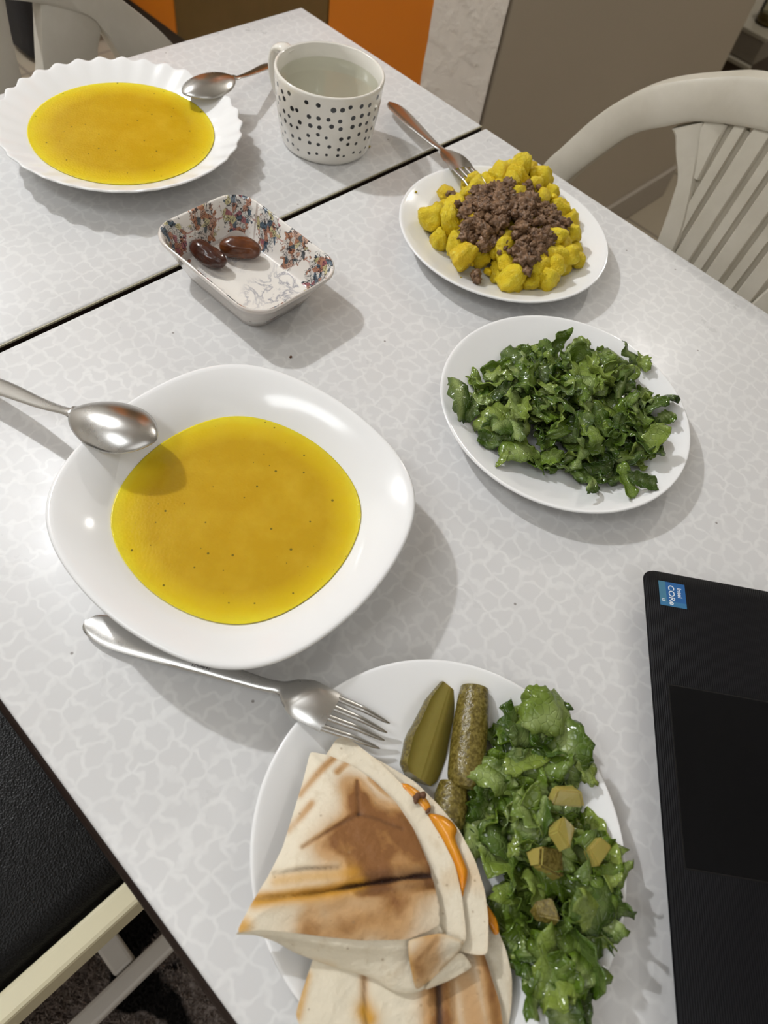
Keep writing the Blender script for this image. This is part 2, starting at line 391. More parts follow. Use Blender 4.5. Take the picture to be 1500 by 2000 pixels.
def m_floral():
    k = NB('floral_glaze'); uv = k.n('ShaderNodeUVMap').outputs[0]; sx = k.n('ShaderNodeSeparateXYZ', i_0=uv)
    vec = uv
    # bouquets at even steps along the wall; u in metres along the rim, v 0..1 up the wall
    cell = 0.0335
    um = k.math('SUBTRACT', k.math('FRACT', k.math('DIVIDE', sx.outputs[0], cell)), 0.5)
    idx = k.math('FLOOR', k.math('DIVIDE', sx.outputs[0], cell))
    n0 = k.noise(vec, 260, 3, 0.6)
    du = k.math('ABSOLUTE', um); dv = k.math('ABSOLUTE', k.math('SUBTRACT', sx.outputs[1], 0.58 * 0.034))
    dist = k.math('ADD', k.math('MULTIPLY', du, 2.3), k.math('MULTIPLY', dv, 34.0))
    msk = k.math('LESS_THAN', k.math('ADD', dist, k.math('MULTIPLY', k.math('SUBTRACT', n0.outputs[0], 0.5), 1.9)), 1.0)
    w = k.n('ShaderNodeTexVoronoi', voronoi_dimensions='2D', i_Vector=vec, i_Scale=230.0)
    rc = k.n('ShaderNodeSeparateColor', i_0=w.outputs['Color'])
    par = k.math('MODULO', k.math('ABSOLUTE', idx), 2.0)
    pa = k.ramp(rc.outputs[0], [(0.0, (0.62, 0.60, 0.56)), (0.25, (0.09, 0.13, 0.17)), (0.47, (0.42, 0.20, 0.13)), (0.66, (0.34, 0.12, 0.13)), (0.80, (0.56, 0.50, 0.26)), (0.90, (0.62, 0.58, 0.54))], 'CONSTANT')
    pb = k.ramp(rc.outputs[0], [(0.0, (0.62, 0.56, 0.50)), (0.2, (0.40, 0.18, 0.10)), (0.48, (0.48, 0.29, 0.21)), (0.68, (0.09, 0.11, 0.12)), (0.82, (0.54, 0.48, 0.28)), (0.90, (0.62, 0.58, 0.54))], 'CONSTANT')
    colr = k.mix(par, pa, pb)
    e = k.n('ShaderNodeTexNoise', i_Vector=vec, i_Scale=300.0, i_Detail=1.0, i_Distortion=1.2)
    ln = k.ramp(k.math('ABSOLUTE', k.math('SUBTRACT', e.outputs[0], 0.5)), [(0.0, 1.0), (0.028, 1.0), (0.05, 0.0)])
    colr = k.mix(k.math('MULTIPLY', ln, 0.92), colr, (0.02, 0.02, 0.025))
    # thin rose garland between the bouquets
    gy = k.math('ADD', 0.0195, k.math('MULTIPLY', k.math('COSINE', k.math('MULTIPLY', um, 6.28)), 0.002))
    gl = k.math('LESS_THAN', k.math('ABSOLUTE', k.math('SUBTRACT', sx.outputs[1], gy)), 0.0006)
    base = (0.80, 0.76, 0.71)
    c = k.mix(k.math('MULTIPLY', gl, 0.8), base, (0.45, 0.20, 0.16)); c = k.mix(msk, c, colr)
    k.set(Base_Color=c, Roughness=0.10, Coat_Weight=0.4); return k.m
M['floral'] = m_floral()
def m_marble():
    k = NB('marbled_glaze'); vec = k.coord(); n1 = k.noise(vec, 42, 6, 0.62, 0.9); n2 = k.noise(vec, 22, 2)
    v = k.ramp(k.math('ABSOLUTE', k.math('SUBTRACT', n1.outputs[0], 0.5)), [(0.0, 1.0), (0.012, 0.7), (0.045, 0.0)])
    v = k.math('MULTIPLY', v, k.ramp(n2.outputs[0], [(0.42, 0.0), (0.6, 0.8)]))
    k.set(Base_Color=k.mix(v, (0.82, 0.78, 0.72), (0.20, 0.20, 0.26)), Roughness=0.10, Coat_Weight=0.4); return k.m
M['marble'] = m_marble()
M['dish_out'] = simple('pale_glazed_outside', (0.70, 0.65, 0.60), 0.16, var=(60, (0.62, 0.56, 0.51)), coat=0.3)
M['crumb'] = simple('brown_crumb', (0.12, 0.05, 0.02), 0.7)
M['stone'] = simple('grey_stone', (0.17, 0.145, 0.11), 0.5, var=(9, (0.20, 0.175, 0.14)))
M['stone_top'] = simple('pale_stone_top', (0.30, 0.27, 0.21), 0.35)
M['gold'] = simple('amber_oil', (0.30, 0.20, 0.01), 0.1)
def m_glass():
    k = NB('clear_bottle_glass'); g = k.n('ShaderNodeBsdfGlossy', i_Roughness=0.04); tr = k.n('ShaderNodeBsdfTransparent', i_Color=(0.72, 0.72, 0.62, 1))
    fr = k.n('ShaderNodeFresnel', i_IOR=1.45); mx = k.n('ShaderNodeMixShader', i_0=fr.outputs[0], i_1=tr.outputs[0], i_2=g.outputs[0])
    k.t.links.new(mx.outputs[0], k.out.inputs[0]); return k.m
M['glass'] = m_glass()
M['dark_bag'] = simple('black_fabric', (0.012, 0.012, 0.014), 0.7)
M['slate'] = simple('grey_blue_card', (0.13, 0.13, 0.15), 0.6)

# ------------------------------------------------------------------ the room
def slab(name, x0, x1, y0, y1, z0, z1, mat):
    v, f = box((x0 + x1) / 2, (y0 + y1) / 2, (z0 + z1) / 2, x1 - x0, y1 - y0, z1 - z0)
    return tag(mk(name, v, f, mat, loc=((x0 + x1) / 2, (y0 + y1) / 2, z0), smooth=False), kind='structure')
slab('floor', -2.2, 4.0, -2.4, 3.4, -0.06, 0.0, M['tile'])
slab('ceiling', -2.2, 4.0, -2.4, 3.4, 2.5, 2.56, M['ceiling'])
slab('wall_back', -2.2, 4.0, 3.4, 3.5, 0, 2.5, M['roomwall'])
slab('wall_front', -2.2, 4.0, -2.5, -2.4, 0, 2.5, M['roomwall'])
slab('wall_left', -2.3, -2.2, -2.4, 3.4, 0, 2.5, M['roomwall'])
slab('wall_right', 4.0, 4.1, -2.4, 3.4, 0, 2.5, M['roomwall'])
# partition: grey face towards the table, rough white plastered end towards the lamp
px0, px1, py0, py1 = 1.055, 2.085, 0.706, 0.850
v, f = box((px0 + px1) / 2 + 0.004, (py0 + py1) / 2, 1.25, px1 - px0 - 0.008, py1 - py0, 2.5, 0.004)
part = tag(mk('wall_partition', v, f, M['greywall'], loc=((px0 + px1) / 2, (py0 + py1) / 2, 0), smooth=False), kind='structure')
nr, nc = 90, 12; vs = []
for i in range(nr):
    for j in range(nc):
        y = py0 + (py1 - py0) * j / (nc - 1); z = 2.5 * i / (nr - 1)
        vs.append((px0 - 0.004 + 0.0022 * nz((0, y, z), 28, 3), y, z))
mk('plastered_end', vs, grid_faces(nr, nc), M['plaster'], parent=part)
v, f = box((px0 + px1) / 2, py0 - 0.006, 0.045, px1 - px0, 0.012, 0.09, 0.003)
tag(mk('baseboard_partition', v, f, M['base'], loc=((px0 + px1) / 2, py0, 0), smooth=False), kind='structure')

# ------------------------------------------------------------------ dining table (two leaves, seam with a dark edge)
TX0, TX1 = -0.0243, 0.6795
table = empty('dining_table', (0.33, 0.10, 0), 'white patterned laminate dining table with a dark seam between its leaves', 'table')
th = 0.024
def leaf(name, x0, x1, y0, y1):
    v, f = box((x0 + x1) / 2, (y0 + y1) / 2, T - th / 2, x1 - x0, y1 - y0, th, 0.0022, 3)
    return sharp(mk(name, v, f, M['laminate'], parent=table), 50)
SEAM = 0.4493
leaf('tabletop', TX0, TX1, -0.62, SEAM - 0.0030)
leaf('extension_leaf', TX0, TX1, SEAM + 0.0030, 0.758)
def band(x0, y0, x1, y1, w, mat, name='edge_band', zt=T - 0.0012):
    d = np.array([x1 - x0, y1 - y0]); L = np.linalg.norm(d); n_ = np.array([d[1], -d[0]]) / L
    vs = []
    for (x, y) in ((x0, y0), (x1, y1)):
        for (a, z) in ((0, zt), (0.6, zt - 0.0012), (1.0, zt - 0.006), (1.0, zt - 0.018), (0.6, zt - 0.0222), (0, zt - 0.0225)):
            vs.append((x + n_[0] * w * a, y + n_[1] * w * a, z))
    fs = grid_faces(2, 6) + [(0, 1, 2, 3, 4, 5), (11, 10, 9, 8, 7, 6), (0, 5, 11, 6)]
    return sharp(mk(name, vs, fs, mat, parent=table), 60)
band(TX0, SEAM - 0.003, TX0, -0.62, 0.0036, M['edge'])
band(TX0, 0.758, TX0, SEAM + 0.003, 0.0036, M['edge'])
band(TX1, SEAM + 0.003, TX1, 0.758, 0.0015, M['edge_light'])
band(TX1, -0.62, TX1, SEAM - 0.003, 0.0015, M['edge_light'])
band(TX0, SEAM + 0.003, TX1, SEAM + 0.003, 0.0008, M['edge'], zt=T - 0.0022)
v, f = box((TX0 + TX1) / 2, SEAM + 0.0027, T - 0.0013, TX1 - TX0, 0.0010, 0.0016)
mk('edge_strip', v, f, M['edge_light'], parent=table, smooth=False)
band(TX0, SEAM - 0.003, TX1, SEAM - 0.003, -0.0022, M['edge'], zt=T - 0.0016)
v, f = box((TX0 + TX1) / 2, SEAM, T - th - 0.004, TX1 - TX0, 0.03, 0.006)
mk('seam_batten', v, f, M['edge'], parent=table, smooth=False)
for (x, y) in ((0.06, -0.55), (0.60, -0.55), (0.035, 0.385), (0.625, 0.62)):
    v, f = box(x, y, (T - th) / 2, 0.045, 0.045, T - th, 0.004)
    mk('leg', v, f, M['edge'], parent=table, smooth=False)

# ------------------------------------------------------------------ plates and bowls
PLATE = [(0.0, 0.0045), (0.050, 0.0045), (0.060, 0.0052), (0.068, 0.0072), (0.078, 0.0112), (0.088, 0.0158), (0.0955, 0.0193), (0.0978, 0.0203), (0.0992, 0.0206),
         (0.1000, 0.0200), (0.0998, 0.0190), (0.0975, 0.0175), (0.088, 0.0125), (0.078, 0.0080), (0.068, 0.0035), (0.062, 0.0008), (0.058, 0.0), (0.054, 0.0012), (0.0, 0.0015)]
def plate_z(r):
    rr = [p[0] for p in PLATE[:9]]; zz = [p[1] for p in PLATE[:9]]
    return np.interp(r, rr, zz, right=0.0206)
def plate(cx, cy, label):
    v, f = lathe(PLATE, 128, (cx, cy, T))
    return tag(mk('dessert_plate', v, f, M['opal'], loc=(cx, cy, T)), label, 'plate')
DIN = (0.1022, -0.0171); SAL = (0.4027, 0.1280); MEA = (0.5316, 0.3009)
p1 = plate(*SAL, 'round white plate holding only chopped green lettuce')
p2 = plate(*MEA, 'round white plate of yellow potatoes topped with minced meat')
p3 = plate(*DIN, 'round white plate holding the toasted wraps, pickles and lettuce')
# scalloped soup plate
SC = (0.3308, 0.6127)
def scal(t, r, z):
    w = max(0.0, min(1.0, (r - 0.070) / 0.034)); w = w * w
    s_ = math.cos(32 * (t + 0.9 * (r - 0.1)))
    return (r + 0.0013 * w * s_, z + 0.0010 * w * s_)
prof = [(0.0, 0.0045), (0.045, 0.0045), (0.058, 0.006), (0.070, 0.0112), (0.080, 0.0175), (0.086, 0.0205), (0.093, 0.0240), (0.100, 0.0272), (0.1055, 0.0296), (0.1082, 0.0308), (0.1095, 0.0309),
        (0.1100, 0.0300), (0.1085, 0.0286), (0.100, 0.0245), (0.093, 0.0212), (0.086, 0.0176), (0.078, 0.0128), (0.068, 0.0065), (0.060, 0.0015), (0.055, 0.0), (0.050, 0.0012), (0.0, 0.0014)]
v, f = lathe(prof, 320, (SC[0], SC[1], T), scal)
tag(mk('scalloped_soup_plate', v, f, M['opal'], loc=(SC[0], SC[1], T)), 'white soup plate with a fluted scalloped rim, full of yellow soup', 'plate')
def liquid(name, c, r, z, mat, rfun=None, n=128, dome=0.0006):
    prof = [(0.0, z), (r * 0.3, z), (r * 0.6, z), (r * 0.85, z), (r * 0.96, z + dome * 0.2), (r * 0.99, z + dome), (r, z + dome * 1.6), (r * 0.985, z - 0.0015), (r * 0.90, z - 0.004), (0.0, z - 0.004)]
    v, f = lathe(prof, n, (c[0], c[1], T), rfun)
    return mk(name, v, f, mat, loc=(c[0], c[1], T + z))
tag(liquid('soup', SC, 0.0838, 0.0195, M['soup_far']), 'yellow soup filling the scalloped plate', 'soup', kind='thing')
# rounded-square soup bowl
BO = (0.1467, 0.2075); BA = math.radians(53.5); BH = 0.0445
def sq(t, r, z):
    k_ = max(0.0, min(1.0, (r - 0.045) / 0.05))
    return r * (1 + k_ * (0.036 * math.cos(4 * (t - BA)) + 0.004 * math.cos(8 * (t - BA))))
prof = [(0.0, 0.006), (0.035, 0.006), (0.052, 0.0085), (0.064, 0.0150), (0.074, 0.0235), (0.080, 0.0290), (0.086, 0.0340), (0.093, 0.0385), (0.099, 0.0418), (0.1035, 0.0440), (0.1058, 0.0447), (0.1074, 0.0445),
        (0.1082, 0.0432), (0.1072, 0.0418), (0.100, 0.0378), (0.092, 0.0325), (0.082, 0.0250), (0.072, 0.0160), (0.062, 0.0075), (0.053, 0.0020), (0.048, 0.0), (0.043, 0.0012), (0.0, 0.0016)]
v, f = lathe(prof, 192, (BO[0], BO[1], T), sq)
tag(mk('square_soup_bowl', v, f, M['opal'], loc=(BO[0], BO[1], T)), 'glossy white rounded-square bowl of yellow soup with a spoon on its rim', 'bowl')
tag(liquid('soup', BO, 0.0768, 0.0262, M['soup_near'], sq, 160), 'yellow soup with dark herb specks in the rounded-square bowl', 'soup', kind='thing')

# ------------------------------------------------------------------ dotted mug of water
MU = (0.5080, 0.5232)
def mugr(z): return float(np.interp(z, [0, 0.002, 0.006, 0.02, 0.04, 0.06, 0.0705], [0.0425, 0.0450, 0.0463, 0.0488, 0.0512, 0.0527, 0.0533]))
mug = empty('polka_dot_mug', (MU[0], MU[1], T), 'cream mug with black polka dots, full of water', 'mug')
n = 96; zs = [0.0, 0.002, 0.006, 0.012, 0.02, 0.03, 0.04, 0.05, 0.06, 0.067, 0.0700]
rings = [(mugr(z), z) for z in zs] + [(0.0525, 0.0712), (0.0512, 0.0714), (0.0502, 0.0704), (0.0492, 0.060), (0.0478, 0.04), (0.0455, 0.02), (0.042, 0.008), (0.034, 0.005), (0.0, 0.005)]
vs, fs, fm, uvs = [], [], [], []
for (r, z) in rings:
    for j in range(n + 1):
        a = 2 * math.pi * j / n
        vs.append((MU[0] + r * math.cos(a), MU[1] + r * math.sin(a), T + z)); uvs.append((0.31 * j / n + 0.013, z))
fs = grid_faces(len(rings), n + 1); fm = [0 if q[0] // (n + 1) < 10 else 1 for q in fs]
k0 = len(vs); vs.append((MU[0], MU[1], T + 0.0005)); uvs.append((0, 0))
for j in range(n): fs.append((k0, j + 1, j)); fm.append(1)
mk('body', vs, fs, [M['mug'], M['mug_plain']], parent=mug, fmat=fm, uv=uvs)
ha = math.radians(97); hd = np.array([math.cos(ha), math.sin(ha), 0]); hs = np.array([-math.sin(ha), math.cos(ha), 0])
hp = catmull([(0.0505, 0.0645), (0.060, 0.0672), (0.0695, 0.062), (0.0730, 0.049), (0.0705, 0.035), (0.064, 0.023), (0.054, 0.0170), (0.0475, 0.016)], 40)
vs = []
for i, (r, z) in enumerate(hp):
    q = hp[min(i + 1, 39)] - hp[max(i - 1, 0)]; q /= np.linalg.norm(q); nrm = np.array([-q[1], q[0]])
    for k in range(16):
        a = 2 * math.pi * k / 16; ww = 0.0075 * math.cos(a); hh = 0.0038 * math.sin(a)
        vs.append(np.array([MU[0], MU[1], T]) + hd * (r + nrm[0] * hh) + hs * ww + np.array([0, 0, z + nrm[1] * hh]))
mk('handle', vs, grid_faces(40, 16, closed_c=True), M['mug_plain'], parent=mug)
prof = [(0.0, 0.0578), (0.02, 0.0578), (0.04, 0.0578), (0.0475, 0.0580), (0.0487, 0.0588)]
vs, fs = [], []
for (r, z) in prof[1:]:
    for j in range(n): vs.append((MU[0] + r * math.cos(2 * math.pi * j / n), MU[1] + r * math.sin(2 * math.pi * j / n), T + z))
fs = [q[::-1] for q in grid_faces(4, n, closed_c=True)]; k0 = len(vs); vs.append((MU[0], MU[1], T + 0.0578)); fs += [(k0, j, (j + 1) % n) for j in range(n)]
tag(mk('water', vs, fs, M['water'], loc=(MU[0], MU[1], T + 0.0578)), 'clear still water inside the dotted mug', 'water', kind='thing')

# ------------------------------------------------------------------ floral rectangular dish and two dates
DC = np.array([0.3045, 0.3965]); DA = math.radians(2.0)
def rrect(hx, hy, r, n_c=12, n_out=160):
    pts = []
    for (cx, cy, a0) in ((hx - r, hy - r, 0), (-(hx - r), hy - r, 90), (-(hx - r), -(hy - r), 180), (hx - r, -(hy - r), 270)):
        for i in range(n_c + 1):
            a = math.radians(a0 + 90 * i / n_c); pts.append((cx + r * math.cos(a), cy + r * math.sin(a)))
    P = np.array(pts + [pts[0]]); seg = np.r_[0, np.cumsum(np.linalg.norm(np.diff(P, axis=0), axis=1))]
    s_ = np.linspace(0, seg[-1], n_out + 1)[:-1]
    return np.c_[np.interp(s_, seg, P[:, 0]), np.interp(s_, seg, P[:, 1])], seg[-1]
rings = [(0.030, 0.043, 0.014, 0.000, 2), (0.0335, 0.0465, 0.016, 0.001, 2), (0.0365, 0.0500, 0.018, 0.008, 2), (0.0425, 0.0580, 0.021, 0.022, 2), (0.0468, 0.0640, 0.023, 0.031, 2), (0.0487, 0.0665, 0.024, 0.0345, 2),
         (0.0488, 0.0667, 0.024, 0.0365, 2), (0.0478, 0.0655, 0.0235, 0.0373, 2), (0.0465, 0.0640, 0.0225, 0.0366, 0), (0.0445, 0.0612, 0.021, 0.031, 0), (0.0410, 0.0570, 0.0190, 0.022, 0), (0.0375, 0.0525, 0.017, 0.013, 0), (0.0355, 0.0500, 0.0155, 0.0075, 0), (0.033, 0.047, 0.014, 0.0058, 1), (0.020, 0.030, 0.010, 0.0052, 1), (0.004, 0.006, 0.002, 0.0052, 1)]
vs, uvs = [], []; R2 = np.array([[math.cos(DA), -math.sin(DA)], [math.sin(DA), math.cos(DA)]])
for (hx, hy, r, z, m_) in rings:
    P, L = rrect(hx, hy, r)
    P = P @ R2.T + DC
    for j, p in enumerate(P): vs.append((p[0], p[1], T + z)); uvs.append((0.368 * j / 160, z - 0.006))
fs = grid_faces(len(rings), 160, closed_c=True); fm = [rings[q[0] // 160 + (1 if rings[q[0] // 160][4] == 2 and q[0] // 160 >= 7 else 0)][4] for q in fs]
fs.append(tuple(range(159, -1, -1))); fm.append(2); o_ = (len(rings) - 1) * 160; fs.append(tuple(o_ + j for j in range(160))); fm.append(1)
tag(mk('floral_dish', vs, fs, [M['floral'], M['marble'], M['dish_out']], loc=(DC[0], DC[1], T), fmat=fm, uv=uvs), 'small rectangular ceramic dish with floral inside walls holding two dates', 'dish')
def date(a, b, r, mat, label, seed, bend):
    a = np.array(a); b = np.array(b); ax = b - a; L = np.linalg.norm(ax); ax /= L
    sd = np.cross(ax, [0, 0, 1.0]); sd /= np.linalg.norm(sd); up = np.cross(sd, ax)
    vs = []; nu, nv = 40, 48
    for i in range(nu):
        t = (i + 0.5) / nu * 2 - 1; rr = r * (1 - abs(t) ** 2.6) ** 0.5
        for j in range(nv):
            th_ = 2 * math.pi * j / nv
            w = 1 + 0.10 * noise.noise(Vector((t * 1.2 + seed, math.cos(th_) * 2.6, math.sin(th_) * 2.6))) + 0.085 * noise.noise(Vector((t * 1.6 + seed, math.cos(th_) * 6, math.sin(th_) * 6))) + 0.04 * noise.noise(Vector((t * 5 + seed, math.cos(th_) * 10, math.sin(th_) * 10)))
            vs.append((a + b) / 2 + ax * t * L / 2 + sd * (rr * w * math.cos(th_) + bend * (1 - t * t)) + up * rr * 0.92 * w * math.sin(th_))
    fs = grid_faces(nu, nv, closed_c=True)
    fs += [tuple(range(nv - 1, -1, -1)), tuple((nu - 1) * nv + k for k in range(nv))]
    return tag(mk('date', vs, fs, mat, loc=(a + b) / 2), label, 'date', 'dates in the floral dish')
date((0.2881,0.4507,0.7660), (0.2953,0.4143,0.7645), 0.0088, M['date_dark'], 'dark wrinkled date leaning on the dish wall', 3.0, 0.0015)
date((0.3053,0.4355,0.7650), (0.3303,0.4101,0.7650), 0.0095, M['date_amber'], 'amber-brown glossy date lying in the middle of the dish', 9.0, -0.001)

# ------------------------------------------------------------------ cutlery
def loft(st, n=60, nc=13, th=0.0016):
    """st: (x, y, z, half width, camber); closed shell, convex side up"""
    A = catmull(st, n); top, bot = [], []
    for i in range(n):
        t = A[min(i + 1, n - 1), :3] - A[max(i - 1, 0), :3]; t /= np.linalg.norm(t)
        sd = np.cross(t, [0, 0, 1.0]); sd /= np.linalg.norm(sd); up = np.cross(sd, t)
        w = max(A[i, 3], 0.0004); cb = A[i, 4]
        for j in range(nc):
            s_ = -1 + 2 * j / (nc - 1); base = A[i, :3] + sd * w * s_ + up * (cb * (1 - s_ * s_) - cb)
            k_ = th * 0.5 * math.sqrt(max(0.05, 1 - s_ ** 4)); top.append(base + up * k_); bot.append(base - up * k_)
    N = n * nc; fs = grid_faces(n, nc); fs = [q[::-1] for q in fs] + [tuple(N + i for i in q) for q in fs]
    rim = [i * nc for i in range(n)]; rim2 = [i * nc + nc - 1 for i in range(n)]
    for r_ in (rim, rim2, list(range(nc)), list(range((n - 1) * nc, n * nc))):
        for a, b in zip(r_[:-1], r_[1:]): fs.append((a, b, N + b, N + a))
    return top + bot, fs, A
def finish(o): return sharp(o, 60)
def spoon_stations(tip, neck, W_, depth, handle):
    """egg-shaped bowl from tip to neck, rim in one plane, then the handle stations"""
    tip = np.array(tip); neck = np.array(neck); out = []
    for q in list(0.5 - 0.5 * np.cos(np.linspace(0.10, math.pi * 0.93, 26))):
        w = W_ * (1 - (1 - min(q / 0.46, 1)) ** 2) ** 0.5 if q < 0.46 else W_ * max(0.0, 1 - ((q - 0.46) / 0.56) ** 2.3) ** 0.62
        w = max(w, 0.0045 if q > 0.6 else 0.0006); c = depth * (w / W_) ** 1.4; p = tip + (neck - tip) * q
        out.append((p[0], p[1], p[2] + c, w, c))
    return out + handle
def dense(st):
    """resample at an even spacing so that dense stations never overshoot"""
    A = np.array(st, dtype=float); k = 26; tail = catmull(A[k - 1:], 70); return np.r_[A[:k], tail[1:]]
_cat = catmull
def spoon(st, label):
    global catmull
    D = dense(st); catmull = lambda P, n: np.asarray(P, dtype=float)
    v, f, A = loft(D, len(D), 21, 0.0014); catmull = _cat
    return tag(finish(mk('soup_spoon', v, f, M['steel'], loc=tuple(A[50, :3]))), label, 'spoon')
# both spoons lie face down on a rim, handles sloping to the table
spoon(spoon_stations((0.1311,0.2699,0.8000), (0.1053,0.3266,0.7940), 0.0205, 0.0085, [(*(0.1035,0.3302,0.7940), 0.0034, 0.0008), (*(0.0972,0.3533,0.7845), 0.0044, 0.0006), (*(0.0869,0.3933,0.7725), 0.0068, 0.0008), (0.0700, 0.4400, T + 0.0100, 0.0082, 0.0008), (0.0620, 0.4640, T + 0.0060, 0.0060, 0.0005), (0.0605, 0.4680, T + 0.0055, 0.0008, 0.0)]),
      'steel spoon lying face down on the rim of the rounded-square bowl')
spoon(spoon_stations((0.4039,0.6181,0.7805), (0.4656,0.6187,0.7810), 0.0205, 0.0088, [(*(0.4695,0.6169,0.7818), 0.0034, 0.0008), (*(0.4941,0.6264,0.7755), 0.0044, 0.0006), (*(0.5302,0.6410,0.7680), 0.0068, 0.0008), (0.5560, 0.6520, T + 0.0080, 0.0080, 0.0008), (0.5700, 0.6560, T + 0.0045, 0.0060, 0.0005), (0.5730, 0.6568, T + 0.004, 0.0008, 0.0)]),
      'steel spoon on the rim of the scalloped plate, handle behind the mug')
def fork(st, tips, tw, label, seed):
    """st: handle and head stations; tips: four tine end points; head ends where the tines begin"""
    v, f, A = loft(st, 90, 13, 0.0017)
    o = tag(finish(mk('dinner_fork', v, f, M['steel'], loc=tuple(A[40, :3]))), label, 'fork')
    e = A[-1, :3]; t = A[-1, :3] - A[-3, :3]; t /= np.linalg.norm(t); sd = np.cross(t, [0, 0, 1.0]); sd /= np.linalg.norm(sd)
    w = A[-1, 3]; cb = A[-1, 4]
    for k, tip in enumerate(tips):
        s_ = 0.77 - 1.54 * k / 3; b0 = e + sd * w * s_ - np.array([0, 0, cb * s_ * s_]); tip = np.array(tip)
        mid = (b0 + tip) / 2 + np.array([0, 0, 0.0026])
        q = [(*(b0 - t * 0.001), tw, 0.0002), (*(b0 * 0.7 + tip * 0.3 + np.array([0, 0, 0.0018])), tw * 0.95, 0.0002), (*mid, tw * 0.85, 0.0002), (*(b0 * 0.15 + tip * 0.85 + np.array([0, 0, 0.0010])), tw * 0.6, 0.0001), (*tip, tw * 0.2, 0.0)]
        vv, ff, _ = loft(q, 16, 5, 0.0016); finish(mk('tine', vv, ff, M['steel'], parent=o))
    return o
f1 = fork([(*(0.0364,0.2159,0.7545), 0.0008, 0), (*(0.0372,0.2128,0.7548), 0.0062, 0.0006), (*(0.0422,0.2019,0.7555), 0.0095, 0.0010), (*(0.0502,0.1846,0.7575), 0.0090, 0.0010), (*(0.0703,0.1441,0.7625), 0.0058, 0.0008), (*(0.0850,0.1154,0.7665), 0.0042, 0.0007), (*(0.0921,0.1034,0.7690), 0.0042, 0.0008),
      (*(0.0947,0.0971,0.7715), 0.0085, 0.0012), (*(0.0971,0.0894,0.7740), 0.0122, 0.0020), (*(0.1002,0.0800,0.7755), 0.0125, 0.0022), (*(0.1030,0.0712,0.7756), 0.0122, 0.0020)],
     [(0.1119,0.0400,0.7650), (0.1170,0.0414,0.7650), (0.1212,0.0435,0.7650), (0.1260,0.0463,0.7650)], 0.0021, 'steel fork half under the bowl, tines resting on the wrap plate', 1)
f2 = fork([(*(0.6057,0.5293,0.7595), 0.0008, 0), (*(0.6052,0.5250,0.7600), 0.0058, 0.0006), (*(0.6020,0.5110,0.7620), 0.0088, 0.0010), (*(0.5921,0.4810,0.7650), 0.0082, 0.0010), (*(0.5804,0.4405,0.7680), 0.0050, 0.0008), (*(0.5768,0.4239,0.7700), 0.0042, 0.0008),
      (*(0.5745,0.4158,0.7722), 0.0085, 0.0012), (*(0.5711,0.4043,0.7750), 0.0122, 0.0020), (*(0.5662,0.3927,0.7768), 0.0125, 0.0022), (*(0.5613,0.3827,0.7768), 0.0122, 0.0020)],
     [(0.5405,0.3474,0.7730), (0.5463,0.3464,0.7730), (0.5527,0.3460,0.7730), (0.5605,0.3467,0.7730)], 0.0021, 'steel fork lying across the table seam onto the potato plate', 2)
def text_mesh(body, size, extrude, offset, mat):
    """flat letters as a real mesh object"""
    fc = bpy.data.curves.new('letters', 'FONT'); fc.body = body; fc.size = size; fc.extrude = extrude; fc.offset = offset
    tmp = bpy.data.objects.new('letters', fc); COL.objects.link(tmp)
    bpy.context.view_layer.update(); dg = bpy.context.evaluated_depsgraph_get()
    me = bpy.data.meshes.new_from_object(tmp.evaluated_get(dg)); me.name = 'lettering'
    bpy.data.objects.remove(tmp); bpy.data.curves.remove(fc); me.materials.clear(); me.materials.append(mat)
    o = bpy.data.objects.new('lettering', me); COL.objects.link(o); return o
lt = text_mesh('usol', 0.0062, 0.00005, 0.0, M['engrave']); lt.parent = f1
pa = np.array((0.0722,0.1412,0.7633)); pb = np.array((0.0693,0.1471,0.7626)); xd = pb - pa; xd /= np.linalg.norm(xd); yd = np.cross([0, 0, 1.0], xd); yd /= np.linalg.norm(yd); zd = np.cross(xd, yd)
lt.matrix_local = Matrix(((xd[0], yd[0], zd[0], pa[0] - f1.location[0]), (xd[1], yd[1], zd[1], pa[1] - f1.location[1]), (xd[2], yd[2], zd[2], pa[2] + 0.0022 - f1.location[2]), (0, 0, 0, 1)))

# ------------------------------------------------------------------ laptop
e1 = np.array([-0.7896, -0.6136, 0]); e2 = np.array([0.6136, -0.7896, 0])
lap = empty('laptop', (0.3293, 0.0032, T), 'open black laptop with a blue sticker on its palm rest', 'laptop')
lap.rotation_euler = (0, 0, math.atan2(e1[1], e1[0]))
def lmesh(name, v, f, mat, parent=None, smooth=False, **kw):
    """laptop pieces are built in the laptop's own frame: x along the front edge, y towards the screen"""
    me = bpy.data.meshes.new(name); me.from_pydata([tuple(p) for p in v], [], [tuple(q) for q in f]); me.materials.append(mat)
    if smooth: me.polygons.foreach_set('use_smooth', [True] * len(me.polygons))
    o = bpy.data.objects.new(name, me); COL.objects.link(o); o.parent = parent or lap
    return o
P, _ = rrect(0.18, 0.12, 0.008)
vs = []
for (ins, z) in ((0.016, 0.0030), (0.0120, 0.0048), (0.0040, 0.0130), (0.0, 0.0166), (0.0005, 0.0180), (0.0016, 0.0186)):
    P, _ = rrect(0.18 - ins, 0.12 - ins, 0.008, 12, 720); vs += [(p[0] + 0.18, p[1] + 0.12, z) for p in P]
fs = grid_faces(6, 720, closed_c=True) + [tuple(range(719, -1, -1)), tuple(5 * 720 + k for k in range(720))]
sharp(lmesh('base', vs, fs, M['laptop'], smooth=True), 50)
for (x, y) in ((0.03, 0.02), (0.33, 0.02), (0.03, 0.22), (0.33, 0.22)):
    v, f = box(x, y, 0.0017, 0.02, 0.008, 0.0034, 0.001); lmesh('foot', v, f, M['blackmat'])
